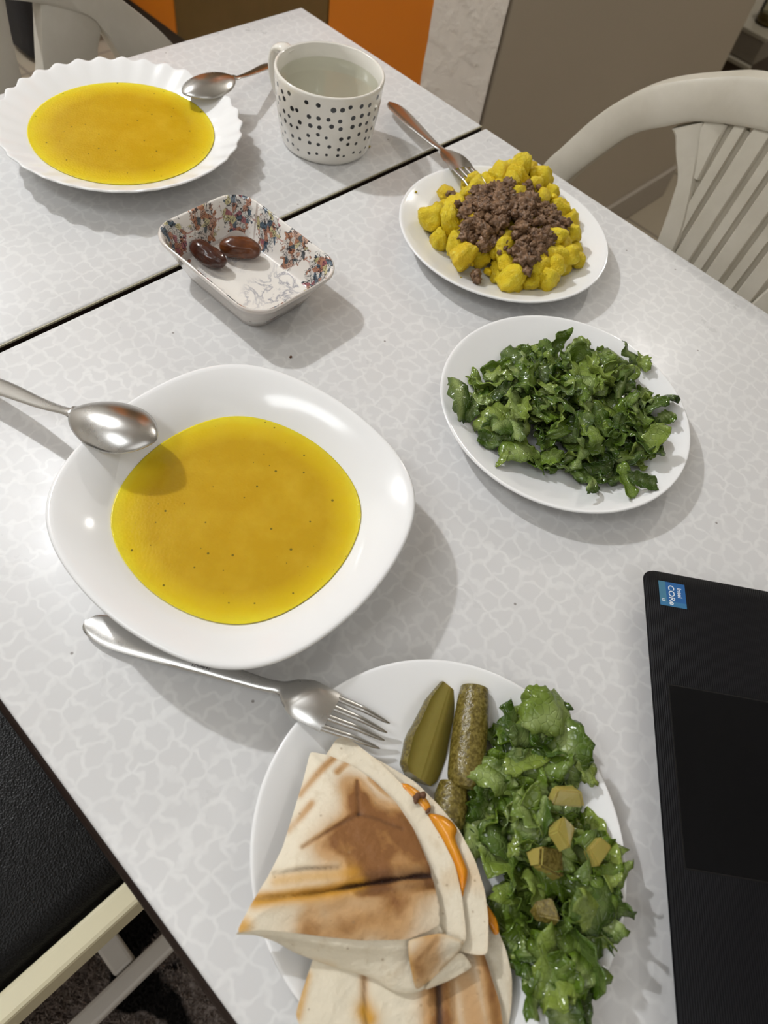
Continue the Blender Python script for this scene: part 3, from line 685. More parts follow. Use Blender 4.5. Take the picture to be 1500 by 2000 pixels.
TPX0, TPX1, TPY0, TPY1 = 0.0818, 0.1853, 0.0106, 0.0796
v, f = box((TPX0 + TPX1) / 2, (TPY0 + TPY1) / 2, 0.01862, TPX1 - TPX0, TPY1 - TPY0, 0.0006, 0.0001); lmesh('touchpad', v, f, M['blackmat'])
g = 0.0007; parts_ = []
for (a0, a1, b0, b1) in ((TPX0 - g, TPX0, TPY0 - g, TPY1 + g), (TPX1, TPX1 + g, TPY0 - g, TPY1 + g), (TPX0, TPX1, TPY0 - g, TPY0), (TPX0, TPX1, TPY1, TPY1 + g)):
    parts_.append(box((a0 + a1) / 2, (b0 + b1) / 2, 0.01864, a1 - a0, b1 - b0, 0.0003))
lmesh('touchpad_gap', *join(*parts_), M['screen'])
keys = [box(0.022 + 0.0195 * i + (0.0 if j % 2 else 0.004), 0.108 + 0.0195 * j, 0.0195, 0.0165, 0.0160, 0.0022, 0.0008, 1) for j in range(6) for i in range(17)]
kb = lmesh('keyboard', *join(*keys), M['blackmat']); tag(kb, kind='stuff')
Ml = Matrix.Rotation(math.radians(-18), 4, 'X')
v, f = box(0, 0, 0.115, 0.36, 0.007, 0.23, 0.002, 2); v = [tuple(Ml @ Vector(p) + Vector((0.18, 0.236, 0.020))) for p in v]; lid = lmesh('lid', v, f, M['blackmat'])
v, f = box(0, -0.0038, 0.118, 0.340, 0.0006, 0.200); v = [tuple(Ml @ Vector(p) + Vector((0.18, 0.236, 0.020))) for p in v]; lmesh('screen', v, f, M['screen'], parent=lid)
SX, SY, SW = 0.0080, 0.0097, 0.0182
def stick(x0, x1, y0, y1, z, mat, name, parent=None):
    v, f = box(SX + (x0 + x1) / 2 * SW, SY + (y0 + y1) / 2 * SW, z, (x1 - x0) * SW, (y1 - y0) * SW, 0.00016); return lmesh(name, v, f, mat, parent)
st = stick(0, 1, 0, 1, 0.01872, M['blue1'], 'sticker'); st['label'] = 'square blue processor sticker'
stick(0, 0.84, 0, 0.26, 0.01876, M['blue2'], 'sticker_panel', st)
stick(0.84, 1, 0, 0.26, 0.01876, M['blue3'], 'sticker_panel', st)
stick(0.80, 1, 0.26, 1.0, 0.01876, M['blue3'], 'sticker_panel', st)
for (txt, x, y, size) in (('intel', 0.19, 0.70, 0.235), ('CORe', 0.12, 0.36, 0.315), ('i3', 0.72, 0.08, 0.17)):
    to = text_mesh(txt, size * SW, 0.00003, 0.00006, M['white']); to.parent = st; to.location = (SX + x * SW, SY + y * SW, 0.01890)

# ------------------------------------------------------------------ chairs
def chair(name, M4, label, arch, hw, post, slats, mat, bottom):
    """one-piece plastic chair. Local frame: x across, y backwards, z up; back leans along y."""
    root = empty(name, tuple(M4.translation), label, 'chair', 'cream plastic chairs at the table'); root.rotation_euler = M4.to_euler()
    def put(nm, v, f, sm=True, m=mat):
        me = bpy.data.meshes.new(nm); me.from_pydata([tuple(p) for p in v], [], [tuple(q) for q in f]); me.materials.append(m)
        if sm: me.polygons.foreach_set('use_smooth', [True] * len(me.polygons))
        o = bpy.data.objects.new(nm, me); COL.objects.link(o); o.parent = root; sharp(o, 40); return o
    def ly(z): return 0.27 * (z - 0.72)
    def strip(outer, inner, th_, n_=40, back=0.0):
        O = catmull(outer, n_); I = catmull(inner, n_); vs = []
        for a, b in zip(O, I):
            d = (b - a); L = np.linalg.norm(d); d = d / L; r_ = min(0.006, L * 0.12)
            for (q, dy) in ((a, 0.010), (a + d * 0.001, 0.002), (a + d * r_, 0.0), (b - d * r_, 0.0), (b - d * 0.001, 0.002), (b, 0.010), (b, 0.010 + th_), (a, 0.010 + th_)):
                vs.append((q[0], ly(q[1]) + dy - 0.006 + back, q[1]))
        fs = grid_faces(n_, 8, closed_c=True) + [tuple(range(7, -1, -1)), tuple((n_ - 1) * 8 + k for k in range(8))]
        return vs, fs
    mir = lambda L: [(-x, z) for (x, z) in L[::-1]]
    O, I = arch; put('back_rail', *strip(O + mir(O)[1:], I + mir(I)[1:], 0.014, 90))
    for s_ in (1, -1):
        o_, i_ = post; put('back_post', *strip([(s_ * x, z) for x, z in o_], [(s_ * x, z) for x, z in i_], 0.008, 40, 0.002))
    for (o_, i_) in slats: put('slat', *strip(o_, i_, 0.007, 12, 0.0035))
    # seat, arms and legs
    v, f = box(0, -0.20, 0.415, 0.44, 0.44, 0.022, 0.008, 2); put('seat', v, f)
    for s_ in (1, -1):
        p = catmull([(s_ * O[0][0] * 0.96, ly(O[0][1]) + 0.0, O[0][1] - 0.01), (s_ * 0.262, -0.10, 0.655), (s_ * 0.268, -0.30, 0.640), (s_ * 0.262, -0.40, 0.60), (s_ * 0.25, -0.42, 0.50)], 20)
        put('armrest', *tube(p, 0.016, 8))
        put('leg', *tube([(s_ * 0.25, -0.42, 0.50), (s_ * 0.255, -0.43, 0.25), (s_ * 0.265, -0.45, 0.0)], [0.018, 0.022, 0.026], 8))
        put('leg', *tube([(s_ * (O[0][0] - 0.02), ly(O[0][1]), O[0][1] + 0.005), (s_ * 0.235, 0.0, 0.42), (s_ * 0.245, 0.06, 0.0)], [0.018, 0.022, 0.026], 8))
    v, f = box(0, -0.01, 0.45, 0.42, 0.02, 0.08, 0.006); put('back_foot', v, f)
    return root
# right-hand chair: facing the table (-x); slats closed by narrow grooves
cy = 0.165
A_o = [(0.262, 0.640), (0.2513, 0.6887), (0.2385, 0.716), (0.2115, 0.768), (0.171, 0.8117), (0.116, 0.8431), (0.0716, 0.8600), (0.0, 0.8680)]
A_i = [(0.225, 0.640), (0.2115, 0.6867), (0.187, 0.7318), (0.1646, 0.7636), (0.1347, 0.7854), (0.1048, 0.8037), (0.0418, 0.8235), (0.0, 0.8265)]
post = ([(0.130, 0.7850), (0.1218, 0.7800), (0.1125, 0.7684), (0.0965, 0.7500), (0.0900, 0.7338), (0.0780, 0.6888), (0.066, 0.62), (0.06, 0.47)],
        [(0.102, 0.8050), (0.0990, 0.7980), (0.0885, 0.7800), (0.0794, 0.7621), (0.0668, 0.7346), (0.0544, 0.6995), (0.044, 0.62), (0.038, 0.47)])
sl = []
def sbar(xa, xb, zt=0.828, zb=0.47, conv=0.80):
    m_ = (0.72 - zt) / (zb - zt)
    return ([(xa, zt), (xa * (1 - (1 - conv) * 0.4), (zt + zb) / 2), (xa * conv, zb)], [(xb, zt), (xb * (1 - (1 - conv) * 0.4), (zt + zb) / 2), (xb * conv, zb)])
for (xa, xb, zt) in ((-0.0110, 0.0110, 0.830), (0.0150, 0.0290, 0.829), (-0.0290, -0.0150, 0.829), (0.0330, 0.0555, 0.826), (-0.0555, -0.0330, 0.826), (0.0595, 0.0735, 0.820), (-0.0735, -0.0595, 0.820), (0.0775, 0.1050, 0.812), (-0.1050, -0.0775, 0.812)):
    c_ = abs(xa + xb) / 2; sl.append(sbar(xa, xb, zt, 0.47 if c_ < 0.05 else (0.695 if c_ < 0.07 else 0.758), 0.80 if c_ < 0.05 else 0.93))
Mc = Matrix.Translation((0.791, cy, 0)) @ Matrix.Rotation(math.radians(-90), 4, 'Z')
ch1 = chair('plastic_chair', Mc, 'cream plastic chair with a fan-slatted back beside the grey wall', (A_o, A_i), 0.25, post, sl, M['plastic'], 0.4)
# thin web behind the grooves
def web(root, xs, zt, zb, mat):
    P_ = [(0.106, 0.815), (0.098, 0.775), (0.083, 0.745), (0.066, 0.695), (0.055, 0.62), (0.048, 0.47)]; vs = []
    for (x, z) in P_:
        y = 0.27 * (z - 0.72)
        for sx_ in (-1, 1): vs += [(sx_ * x, y + 0.0028, z), (sx_ * x, y + 0.0060, z)]
    fs = []
    for k in range(len(P_) - 1):
        a = 4 * k; b = a + 4; fs += [(a, a + 2, b + 2, b), (a + 1, b + 1, b + 3, a + 3), (a, b, b + 1, a + 1), (a + 2, a + 3, b + 3, b + 2)]
    fs += [(0, 1, 3, 2), (len(vs) - 4, len(vs) - 2, len(vs) - 1, len(vs) - 3)]
    me = bpy.data.meshes.new('back_web'); me.from_pydata(vs, [], fs); me.materials.append(mat)
    o = bpy.data.objects.new('back_web', me); COL.objects.link(o); o.parent = root; sharp(o, 40)
web(ch1, 0.108, 0.82, 0.47, M['plastic'])
# far chair at the head of the table, facing the camera (-y)
cx2 = 0.287
B_o = [(0.300, 0.640), (0.2575, 0.7035), (0.2064, 0.7536), (0.160, 0.795), (0.115, 0.820), (0.070, 0.835), (0.035, 0.841), (0.0, 0.843)]
B_i = [(0.225, 0.600), (0.1930, 0.6800), (0.1840, 0.7028), (0.1755, 0.7225), (0.160, 0.744), (0.108, 0.766), (0.05, 0.780), (0.0, 0.785)]
post2 = ([(0.186, 0.775), (0.1760, 0.7420), (0.1690, 0.7250), (0.1590, 0.7080), (0.1480, 0.66), (0.135, 0.47)], [(0.1160, 0.805), (0.1120, 0.785), (0.1090, 0.7650), (0.0890, 0.7130), (0.072, 0.66), (0.06, 0.47)])
sl2 = []
for (xa, xb) in ((0.024, 0.082), (-0.082, -0.024)):
    sl2.append(([(xa, 0.80), (xa * 0.80, 0.70), (xa * 0.6, 0.47)], [(xb, 0.80), (xb * 0.76, 0.708), (xb * 0.55, 0.47)]))
Mc2 = Matrix.Translation((cx2, 0.858, 0))
ch2 = chair('plastic_chair', Mc2, 'grubby cream plastic chair with open back slots behind the scalloped plate', (B_o, B_i), 0.25, post2, sl2, M['plastic2'], 0.4)

# black leather dining chair tucked under the near left side
lc = empty('leather_chair', (-0.24, 0.34, 0), 'dining chair with black leather seat and cream frame beside the near table edge', 'chair')
v, f = box(-0.225, 0.347, 0.425, 0.43, 0.404, 0.075, 0.020, 5); mk('seat', v, f, M['leather'], parent=lc)
def bar(a, b, w, h, mat, nm, par=lc):
    a = Vector(a); b = Vector(b); d = b - a; Mx = d.to_track_quat('X', 'Z').to_matrix().to_4x4()
    v, f = box(0, 0, 0, d.length, w, h, 0.004, 2, Mx); c_ = (a + b) / 2; return mk(nm, [tuple(Vector(p) + c_) for p in v], f, mat, parent=par, smooth=False)
bar((-0.44, 0.1305, 0.424), (-0.02, 0.1305, 0.424), 0.022, 0.052, M['cream_wood'], 'side_rail')
bar((-0.44, 0.561, 0.424), (-0.02, 0.561, 0.424), 0.022, 0.052, M['cream_wood'], 'side_rail')
bar((-0.43, 0.112, 0.130), (-0.02, 0.112, 0.130), 0.022, 0.030, M['pale_wood'], 'stretcher')
bar((-0.43, 0.552, 0.130), (-0.02, 0.552, 0.130), 0.022, 0.030, M['pale_wood'], 'stretcher')
bar((-0.118, 0.124, 0.130), (-0.118, 0.541, 0.130), 0.026, 0.024, M['pale_wood'], 'stretcher')
for (x, y) in ((-0.008, 0.1305), (-0.008, 0.561), (-0.445, 0.1305), (-0.445, 0.561)):
    v, f = box(x, y, 0.2205, 0.034, 0.034, 0.405, 0.004); mk('leg', v, f, M['cream_wood'], parent=lc, smooth=False)
v, f = box(-0.47, 0.35, 0.72, 0.05, 0.40, 0.42, 0.018, 4); mk('backrest', v, f, M['leather'], parent=lc)

# ------------------------------------------------------------------ rug under the near side
rug = empty('shaggy_rug', (-0.35, 0.15, 0), 'brown and black shaggy rug on the floor under the leather chair', 'rug')
nr, nc = 70, 70; vs = []
for i in range(nr):
    for j in range(nc):
        x = -1.2 + 1.165 * j / (nc - 1); y = -0.9 + 1.9 * i / (nr - 1)
        vs.append((x, y, 0.012 + 0.008 * nz((x, y, 0), 40, 2)))
mk('rug_backing', vs, grid_faces(nr, nc), M['rug'], parent=rug)
vs, fs = [], []
for k in range(16000):
    x = rng.uniform(-0.36, -0.042); y = rng.uniform(-0.02, 0.34); a = rng.uniform(0, 6.28); L = rng.uniform(0.014, 0.026); b = rng.uniform(0.004, 0.012)
    dx, dy = math.cos(a), math.sin(a); w = 0.0011; o_ = len(vs)
    vs += [(x - dy * w, y + dx * w, 0.008), (x + dy * w, y - dx * w, 0.008), (x + dx * b * 0.5 + dy * w * .7, y + dy * b * 0.5 - dx * w * .7, 0.008 + L * 0.6), (x + dx * b * 0.5 - dy * w * .7, y + dy * b * 0.5 + dx * w * .7, 0.008 + L * 0.6), (x + dx * b, y + dy * b, 0.008 + L)]
    fs += [(o_, o_ + 1, o_ + 2, o_ + 3), (o_ + 3, o_ + 2, o_ + 4)]
tag(mk('rug_pile', vs, fs, M['rug'], parent=rug, smooth=False), kind='stuff')

# ------------------------------------------------------------------ orange and brown cabinet beyond the table, things in the background
cab = empty('kitchen_cabinet', (1.50, 1.70, 0), 'tall cabinet with orange and brown door panels behind the table', 'cabinet')
v, f = box(1.54, 1.79, 1.05, 0.50, 1.82, 1.90); mk('carcass', v, f, M['brown'], parent=cab, smooth=False)
v, f = box(1.56, 1.79, 0.05, 0.48, 1.80, 0.10); mk('toe_kick', v, f, M['kick'], parent=cab, smooth=False)
for (a, b, m_) in ((0.88, 1.325, 'orange'), (1.328, 1.945, 'brown'), (1.948, 2.45, 'orange'), (2.453, 2.70, 'brown')):
    v, f = box(1.279, (a + b) / 2, 1.05, 0.018, b - a, 1.89, 0.002); o = mk('door', v, f, M[m_], parent=cab, smooth=False)
step = empty('stone_ledge', (2.72, 1.10, 0), 'low grey stone ledge with a pale top past the end of the grey wall', 'ledge')
v, f = box(2.72, 1.10, 0.303, 0.64, 0.726, 0.062, 0.003); mk('stone_front', v, f, M['stone'], parent=step, smooth=False)
v, f = box(2.72, 1.10, 0.3405, 0.65, 0.736, 0.013, 0.003); mk('stone_top', v, f, M['stone_top'], parent=step, smooth=False)
v, f = box(2.398, 1.10, 0.2635, 0.016, 0.726, 0.013, 0.003); mk('nosing', v, f, M['stone_top'], parent=step, smooth=False)
v, f = box(2.74, 1.11, 0.136, 0.60, 0.70, 0.272); mk('plinth', v, f, M['kick'], parent=step, smooth=False)
BX, BY, BZ = 2.4765, 0.7854, 0.347
bt = empty('oil_bottle', (BX, BY, BZ), 'clear glass bottle with amber oil in its base on the stone ledge', 'bottle')
v, f = lathe([(0.0, 0.0), (0.028, 0.0), (0.031, 0.004), (0.031, 0.14), (0.026, 0.16), (0.013, 0.19), (0.012, 0.24), (0.0, 0.242)], 32, (BX, BY, BZ)); mk('glass', v, f, M['glass'], parent=bt)
v, f = lathe([(0.0, 0.002), (0.026, 0.002), (0.029, 0.005), (0.029, 0.022), (0.0, 0.022)], 32, (BX, BY, BZ)); mk('oil', v, f, M['gold'], parent=bt)
bag = empty('dark_bag', (1.00, 2.24, 0), 'black bag standing on the floor seen through the far chair slot', 'bag')
v, f = box(1.00, 2.24, 0.19, 0.15, 0.13, 0.37, 0.03, 3); mk('body', v, f, M['dark_bag'], parent=bag)
p = [(0.94, 2.24, 0.36), (0.95, 2.24, 0.43), (1.00, 2.24, 0.46), (1.05, 2.24, 0.43), (1.06, 2.24, 0.36)]
v, f = tube(catmull(p, 16), 0.008, 8); mk('handle', v, f, M['dark_bag'], parent=bag)
v, f = box(1.02, 2.56, 0.28, 0.34, 0.30, 0.56, 0.004); tag(mk('storage_crate', v, f, M['slate'], loc=(1.02, 2.56, 0), smooth=False), 'grey crate standing behind the black bag', 'crate')

# ------------------------------------------------------------------ sheets (tortilla layers, cheese)
def densify(P, step):
    P = np.asarray(P, dtype=float); out = []
    for i in range(len(P)):
        a, b = P[i], P[(i + 1) % len(P)]; k = max(1, int(np.linalg.norm((b - a)[:2]) / step))
        for j in range(k): out.append(a + (b - a) * j / k)
    return np.array(out)
def seg_dist(X, line):
    """distance of (n,2) points to a polyline, with the parameter 0..1 along it"""
    line = np.asarray(line, dtype=float)[:, :2]; L = np.linalg.norm(np.diff(line, axis=0), axis=1); C_ = np.r_[0, np.cumsum(L)]
    best = np.full(len(X), 1e9); par = np.zeros(len(X))
    for i in range(len(line) - 1):
        a, b = line[i], line[i + 1]; d = b - a; t = np.clip(((X - a) @ d) / (d @ d), 0, 1); q = a + t[:, None] * d
        dd = np.linalg.norm(X - q, axis=1); m_ = dd < best; best[m_] = dd[m_]; par[m_] = (C_[i] + t[m_] * L[i]) / C_[-1]
    return best, par
def sheet(name, outline, mat, parent, step=0.0016, th=0.0016, bulge=0.0, edge=0.012, rough=0.0005, paint=None, shape=None, smooth_iter=2, jag=0.0, seed=0.0, loc=None):
    B = densify(outline, step * 1.1)
    if smooth_iter:
        for _ in range(smooth_iter): B = 0.5 * B + 0.25 * np.roll(B, 1, 0) + 0.25 * np.roll(B, -1, 0)
    if jag:
        for i in range(len(B)): B[i, :2] += jag * np.array([noise.noise(Vector((B[i, 0] * 300, B[i, 1] * 300, seed))), noise.noise(Vector((B[i, 0] * 300 + 9, B[i, 1] * 300, seed)))])
    mn, mx = B[:, :2].min(0), B[:, :2].max(0); pts = []
    gx = np.arange(mn[0], mx[0], step); gy = np.arange(mn[1], mx[1], step * 0.87)
    G = np.array([(x + (step / 2 if j % 2 else 0), y) for j, y in enumerate(gy) for x in gx])
    x1, y1 = B[:, 0], B[:, 1]; x2, y2 = np.roll(x1, -1), np.roll(y1, -1)
    cr = ((y1[None] > G[:, 1:2]) != (y2[None] > G[:, 1:2])) & (G[:, 0:1] < (x2 - x1)[None] * (G[:, 1:2] - y1[None]) / ((y2 - y1)[None] + 1e-12) + x1[None])
    G = G[cr.sum(1) % 2 == 1]
    D = np.sqrt(((G[:, None] - B[None, :, :2]) ** 2).sum(2)); G = G[D.min(1) > step * 0.6]
    pts = [Vector(p[:2]) for p in B] + [Vector(p) for p in G]; nb = len(B)
    cd = delaunay_2d_cdt(pts, [(i, (i + 1) % nb) for i in range(nb)], [list(range(nb))], 1, 1e-7)
    X = np.array([(p.x, p.y) for p in cd[0]]); F = [tuple(q) for q in cd[2]]
    D = np.sqrt(((X[:, None] - B[None, :, :2]) ** 2).sum(2)); dm = D.min(1); w = 1 / (D ** 2.5 + 1e-9)
    z = (w * B[None, :, 2]).sum(1) / w.sum(1)
    on = dm < 1e-6; z[on] = B[D[on].argmin(1), 2]
    k_ = np.clip(dm / edge, 0, 1); z = z + bulge * (1 - (1 - k_) ** 2)
    z = z + rough * np.array([noise.noise(Vector((p[0] * 60, p[1] * 60, seed))) + 0.5 * noise.noise(Vector((p[0] * 150, p[1] * 150, seed + 5))) for p in X]) * np.clip(dm / 0.004, 0.2, 1)
    if shape is not None: z = z + shape(X, dm)
    col = paint(X, dm) if paint is not None else np.zeros((len(X), 3))
    cnt = {}
    for q in F:
        for a, b in zip(q, q[1:] + q[:1]): cnt.setdefault((min(a, b), max(a, b)), []).append((a, b))
    N = len(X); V_ = [(X[i, 0], X[i, 1], z[i]) for i in range(N)] + [(X[i, 0], X[i, 1], z[i] - th) for i in range(N)]
    area = sum((X[q[1]][0] - X[q[0]][0]) * (X[q[2]][1] - X[q[0]][1]) - (X[q[2]][0] - X[q[0]][0]) * (X[q[1]][1] - X[q[0]][1]) for q in F[:50])
    if area < 0: F = [q[::-1] for q in F]
    F2 = F + [tuple(N + i for i in q[::-1]) for q in F]
    for e, l in cnt.items():
        if len(l) == 1:
            a, b = l[0]
            if area < 0: a, b = b, a
            F2.append((a, N + a, N + b, b))
    return sharp(mk(name, V_, F2, mat, parent=parent, loc=loc, col=np.r_[col, col]), 60)
def gs(d, w): return np.exp(-(d / w) ** 2)

# ------------------------------------------------------------------ upper toasted wrap
wrap = empty('toasted_wrap', (0.075, 0.000, T + 0.012), 'folded toasted tortilla wrap lying on top, grill-striped, cheese oozing out', 'wrap')
ZT = '1440:0.0205 1500:0.0245 1600:0.032 1700:0.038 1830:0.0415'
slit = [(0.0136,0.0278,0.7895),(0.0249,0.0183,0.7894),(0.0373,0.0088,0.7892),(0.0502,0.0000,0.7889),(0.0629,-0.0091,0.7886),(0.0749,-0.0178,0.7883),(0.0892,-0.0302,0.7882)]
slit2 = [(0.0274,0.0299,0.7882),(0.0390,0.0216,0.7878),(0.0517,0.0098,0.7878)]
ycr = [[(0.0881,0.0350,0.7764),(0.0815,0.0281,0.7790),(0.0759,0.0217,0.7814)], [(0.0759,0.0217,0.7814),(0.0618,0.0260,0.7831),(0.0446,0.0298,0.7853)], [(0.0759,0.0217,0.7814),(0.0818,0.0127,0.7821),(0.0871,0.0014,0.7832)]]
stripes = [[(0.0878,0.0526,0.7732),(0.0752,0.0519,0.7754),(0.0612,0.0500,0.7784)], [(0.0622,0.0425,0.7797),(0.0530,0.0412,0.7819),(0.0455,0.0408,0.7832)], [(0.0918,0.0454,0.7738),(0.0871,0.0454,0.7745),(0.0836,0.0453,0.7752)], [(0.0941,0.0313,0.7760),(0.0946,0.0203,0.7781),(0.0944,0.0116,0.7799)]]
tzone = [([(0.0712,0.0096,0.7844),(0.0743,-0.0017,0.7859)], 0.0125, 1.0), ([(0.0530,0.0203,0.7856),(0.0656,0.0150,0.7844),(0.0900,-0.0013,0.7832)], 0.007, 0.75), ([(0.0278,-0.0000,0.7908),(0.0436,-0.0110,0.7904),(0.0609,-0.0248,0.7902)], 0.0105, 0.80), ([(0.0574,0.0031,0.7880),(0.0730,-0.0099,0.7876),(0.0844,-0.0195,0.7874)], 0.006, 1.15),
         ([(0.0847,0.0343,0.7771),(0.0813,0.0282,0.7790)], 0.0055, 0.8), ([(0.0899,0.0093,0.7812),(0.0882,-0.0030,0.7838)], 0.006, 0.7)]
orange_z = [([(0.0133,0.0266,0.7897),(0.0249,0.0183,0.7894),(0.0403,0.0066,0.7891),(0.0530,-0.0014,0.7888)], 0.0036, 0.85), ([(0.0257,0.0267,0.7886),(0.0375,0.0181,0.7883),(0.0467,0.0099,0.7883),(0.0546,0.0039,0.7882)], 0.0036, 0.62), ([(0.0006,0.0233,0.7911),(0.0032,0.0230,0.7909)], 0.0040, 0.9)]
dark_z = [([(0.0591,-0.0023,0.7883),(0.0709,-0.0118,0.7882),(0.0841,-0.0225,0.7880)], 0.0035, 0.9), ([(0.0508,-0.0036,0.7891),(0.0664,-0.0161,0.7889),(0.0799,-0.0269,0.7887)], 0.0025, 0.8)]
def paint_top(X, dm):
    t = np.zeros(len(X)); ch = np.zeros(len(X)); o = np.zeros(len(X))
    nn = np.array([0.75 + 0.5 * noise.noise(Vector((p[0] * 70, p[1] * 70, 4.0))) for p in X])
    for l, w_, a in tzone: t += 1.65 * a * gs(seg_dist(X, l)[0], w_ * 1.22)
    t = t * nn
    for l in stripes: t = np.maximum(t, 0.75 * nn * gs(seg_dist(X, l)[0], 0.0020))
    for l in ycr: d = seg_dist(X, l)[0]; t += 0.5 * gs(d, 0.0013); ch += 0.26 * gs(d, 0.0008)
    for l, w_, a in orange_z: o = np.maximum(o, a * gs(seg_dist(X, l)[0], w_))
    for l, w_, a in dark_z: t += 1.2 * a * gs(seg_dist(X, l)[0], w_); ch += 0.30 * a * gs(seg_dist(X, l)[0], w_ * 0.8)
    d, p = seg_dist(X, slit); ch += np.clip(1.5 * gs(d, 0.0005 + 0.0007 * np.sin(p * 17) ** 2 * nn), 0, 1) * np.clip((p - 0.28) * 4, 0.25, 1)
    t += 0.6 * gs(d, 0.0030)
    d, p = seg_dist(X, slit2); ch += 0.42 * gs(d, 0.0008) * np.sin(np.clip(p, 0.02, 0.98) * math.pi) ** 0.5
    return np.clip(np.c_[t, ch, o], 0, 1.3)
def shape_top(X, dm):
    d, p = seg_dist(X, slit); z = -0.0026 * gs(d, 0.0011) * np.sin(np.clip(p, 0, 1) * math.pi) ** 0.5 + 0.0010 * gs(d - 0.004, 0.003)
    d, p = seg_dist(X, slit2); z -= 0.0014 * gs(d, 0.0009)
    for l in ycr: z -= 0.0006 * gs(seg_dist(X, l)[0], 0.0011)
    return z
top_o = [(0.0808,0.0638,0.7724),(0.0866,0.0557,0.7728),(0.0914,0.0450,0.7739),(0.0939,0.0353,0.7752),(0.0949,0.0275,0.7766),(0.0952,0.0131,0.7794),(0.0919,-0.0021,0.7830),(0.0872,-0.0133,0.7858),(0.0839,-0.0203,0.7876),(0.0795,-0.0272,0.7888),(0.0751,-0.0346,0.7898),(0.0687,-0.0406,0.7909),(0.0614,-0.0376,0.7913),(0.0535,-0.0337,0.7915),(0.0387,-0.0198,0.7915),(0.0278,-0.0073,0.7915),(0.0179,0.0047,0.7913),(0.0078,0.0162,0.7911),(-0.0007,0.0228,0.7913),(0.0015,0.0241,0.7910),(0.0109,0.0274,0.7898),(0.0249,0.0314,0.7882),(0.0377,0.0364,0.7853),(0.0512,0.0446,0.7815),(0.0665,0.0540,0.7766)]
sheet('top_sheet', top_o, M['tortilla'], wrap, 0.00105, 0.0016, 0.0040, 0.022, 0.0009, paint_top, shape_top, seed=1)
def paint_plain(X, dm):
    o = np.array([max(0, noise.noise(Vector((p[0] * 45, p[1] * 45, 11.0))) - 0.22) for p in X]) * 1.2; e = gs(dm, 0.0012) * 0.25
    return np.clip(np.c_[0.1 * o, 0 * o, o * 0.7 + e * 0.5], 0, 1)
mid_o = [(0.0852,0.0568,0.7699),(0.0984,0.0602,0.7680),(0.1027,0.0534,0.7683),(0.1054,0.0339,0.7704),(0.1055,0.0161,0.7731),(0.1047,0.0009,0.7757),(0.1001,-0.0167,0.7790),(0.0954,-0.0291,0.7815),(0.0876,-0.0402,0.7831),(0.0800,-0.0488,0.7842),(0.0746,-0.0546,0.7850),(0.0677,-0.0534,0.7854),(0.0599,-0.0440,0.7853),(0.0509,-0.0323,0.7851),(0.0419,-0.0207,0.7848),(0.0388,-0.0028,0.7837),(0.0570,0.0241,0.7790),(0.0710,0.0391,0.7746)]
sheet('middle_sheet', mid_o, M['tortilla'], wrap, 0.0016, 0.0016, 0.0010, 0.02, 0.0006, paint_plain, seed=2)
bot_o = [(0.0831,0.0517,0.7665),(0.0977,0.0569,0.7649),(0.1031,0.0480,0.7652),(0.1082,0.0315,0.7662),(0.1132,0.0134,0.7680),(0.1133,-0.0041,0.7705),(0.1117,-0.0193,0.7729),(0.1064,-0.0347,0.7755),(0.0988,-0.0478,0.7774),(0.0906,-0.0568,0.7787),(0.0783,-0.0665,0.7804),(0.0740,-0.0620,0.7804),(0.0705,-0.0571,0.7803),(0.0642,-0.0480,0.7800),(0.0516,-0.0327,0.7798),(0.0435,-0.0129,0.7789),(0.0498,0.0121,0.7765)]
sheet('bottom_sheet', bot_o, M['tortilla'], wrap, 0.0016, 0.0018, 0.0006, 0.02, 0.0006, paint_plain, seed=3)
# puffed pale front of the wrap: closed body below the top sheet
fr_u = catmull([(0.0003,0.0230,0.7907),(0.0083,0.0161,0.7907),(0.0185,0.0047,0.7908),(0.0283,-0.0071,0.7910),(0.0394,-0.0196,0.7910),(0.0540,-0.0334,0.7910),(0.0656,-0.0405,0.7907),(0.0686,-0.0418,0.7906)], 60)
fr_m = catmull([(0.0020,0.0210,0.7870),(0.0093,0.0115,0.7845),(0.0164,0.0009,0.7835),(0.0253,-0.0123,0.7835),(0.0358,-0.0255,0.7835),(0.0469,-0.0384,0.7830),(0.0593,-0.0468,0.7830),(0.0691,-0.0514,0.7820)], 60)
fr_l = catmull([(0.0028,0.0198,0.7850),(0.0094,0.0090,0.7790),(0.0140,-0.0022,0.7765),(0.0226,-0.0178,0.7765),(0.0320,-0.0331,0.7765),(0.0372,-0.0460,0.7765),(0.0475,-0.0545,0.7770),(0.0699,-0.0588,0.7775)], 60)
fr_b = fr_l * 0.9 + fr_u * 0.1; fr_b[:, 2] = fr_l[:, 2] - 0.004
vs = []
for i in range(60):
    pu, pm, pl, pb = fr_u[i], fr_m[i], fr_l[i], fr_b[i]
    back = pu + (np.array([0.090, 0.015, 0]) - pu * [1, 1, 0]) * 0.35; back[2] = pu[2] - 0.002
    row = catmull([back, pu - [0, 0, 0.0012], pm, pl, pb], 17)
    for j, q in enumerate(row):
        a_ = 0.0012 * math.sin(math.pi * j / 16)
        vs.append(q + np.array([0, 0, a_ * (noise.noise(Vector((q[0] * 90, q[1] * 90, 1.0))) + 0.5 * noise.noise(Vector((i * 0.6, j * 0.25, 3.0))))]))
colr = np.zeros((len(vs), 3)); colr[:, 2] = [max(0, noise.noise(Vector((p[0] * 80, p[1] * 80, 17.0))) - 0.35) * 0.8 for p in vs]
mk('front_fold', vs, grid_faces(60, 17), M['tortilla'], parent=wrap, col=colr)
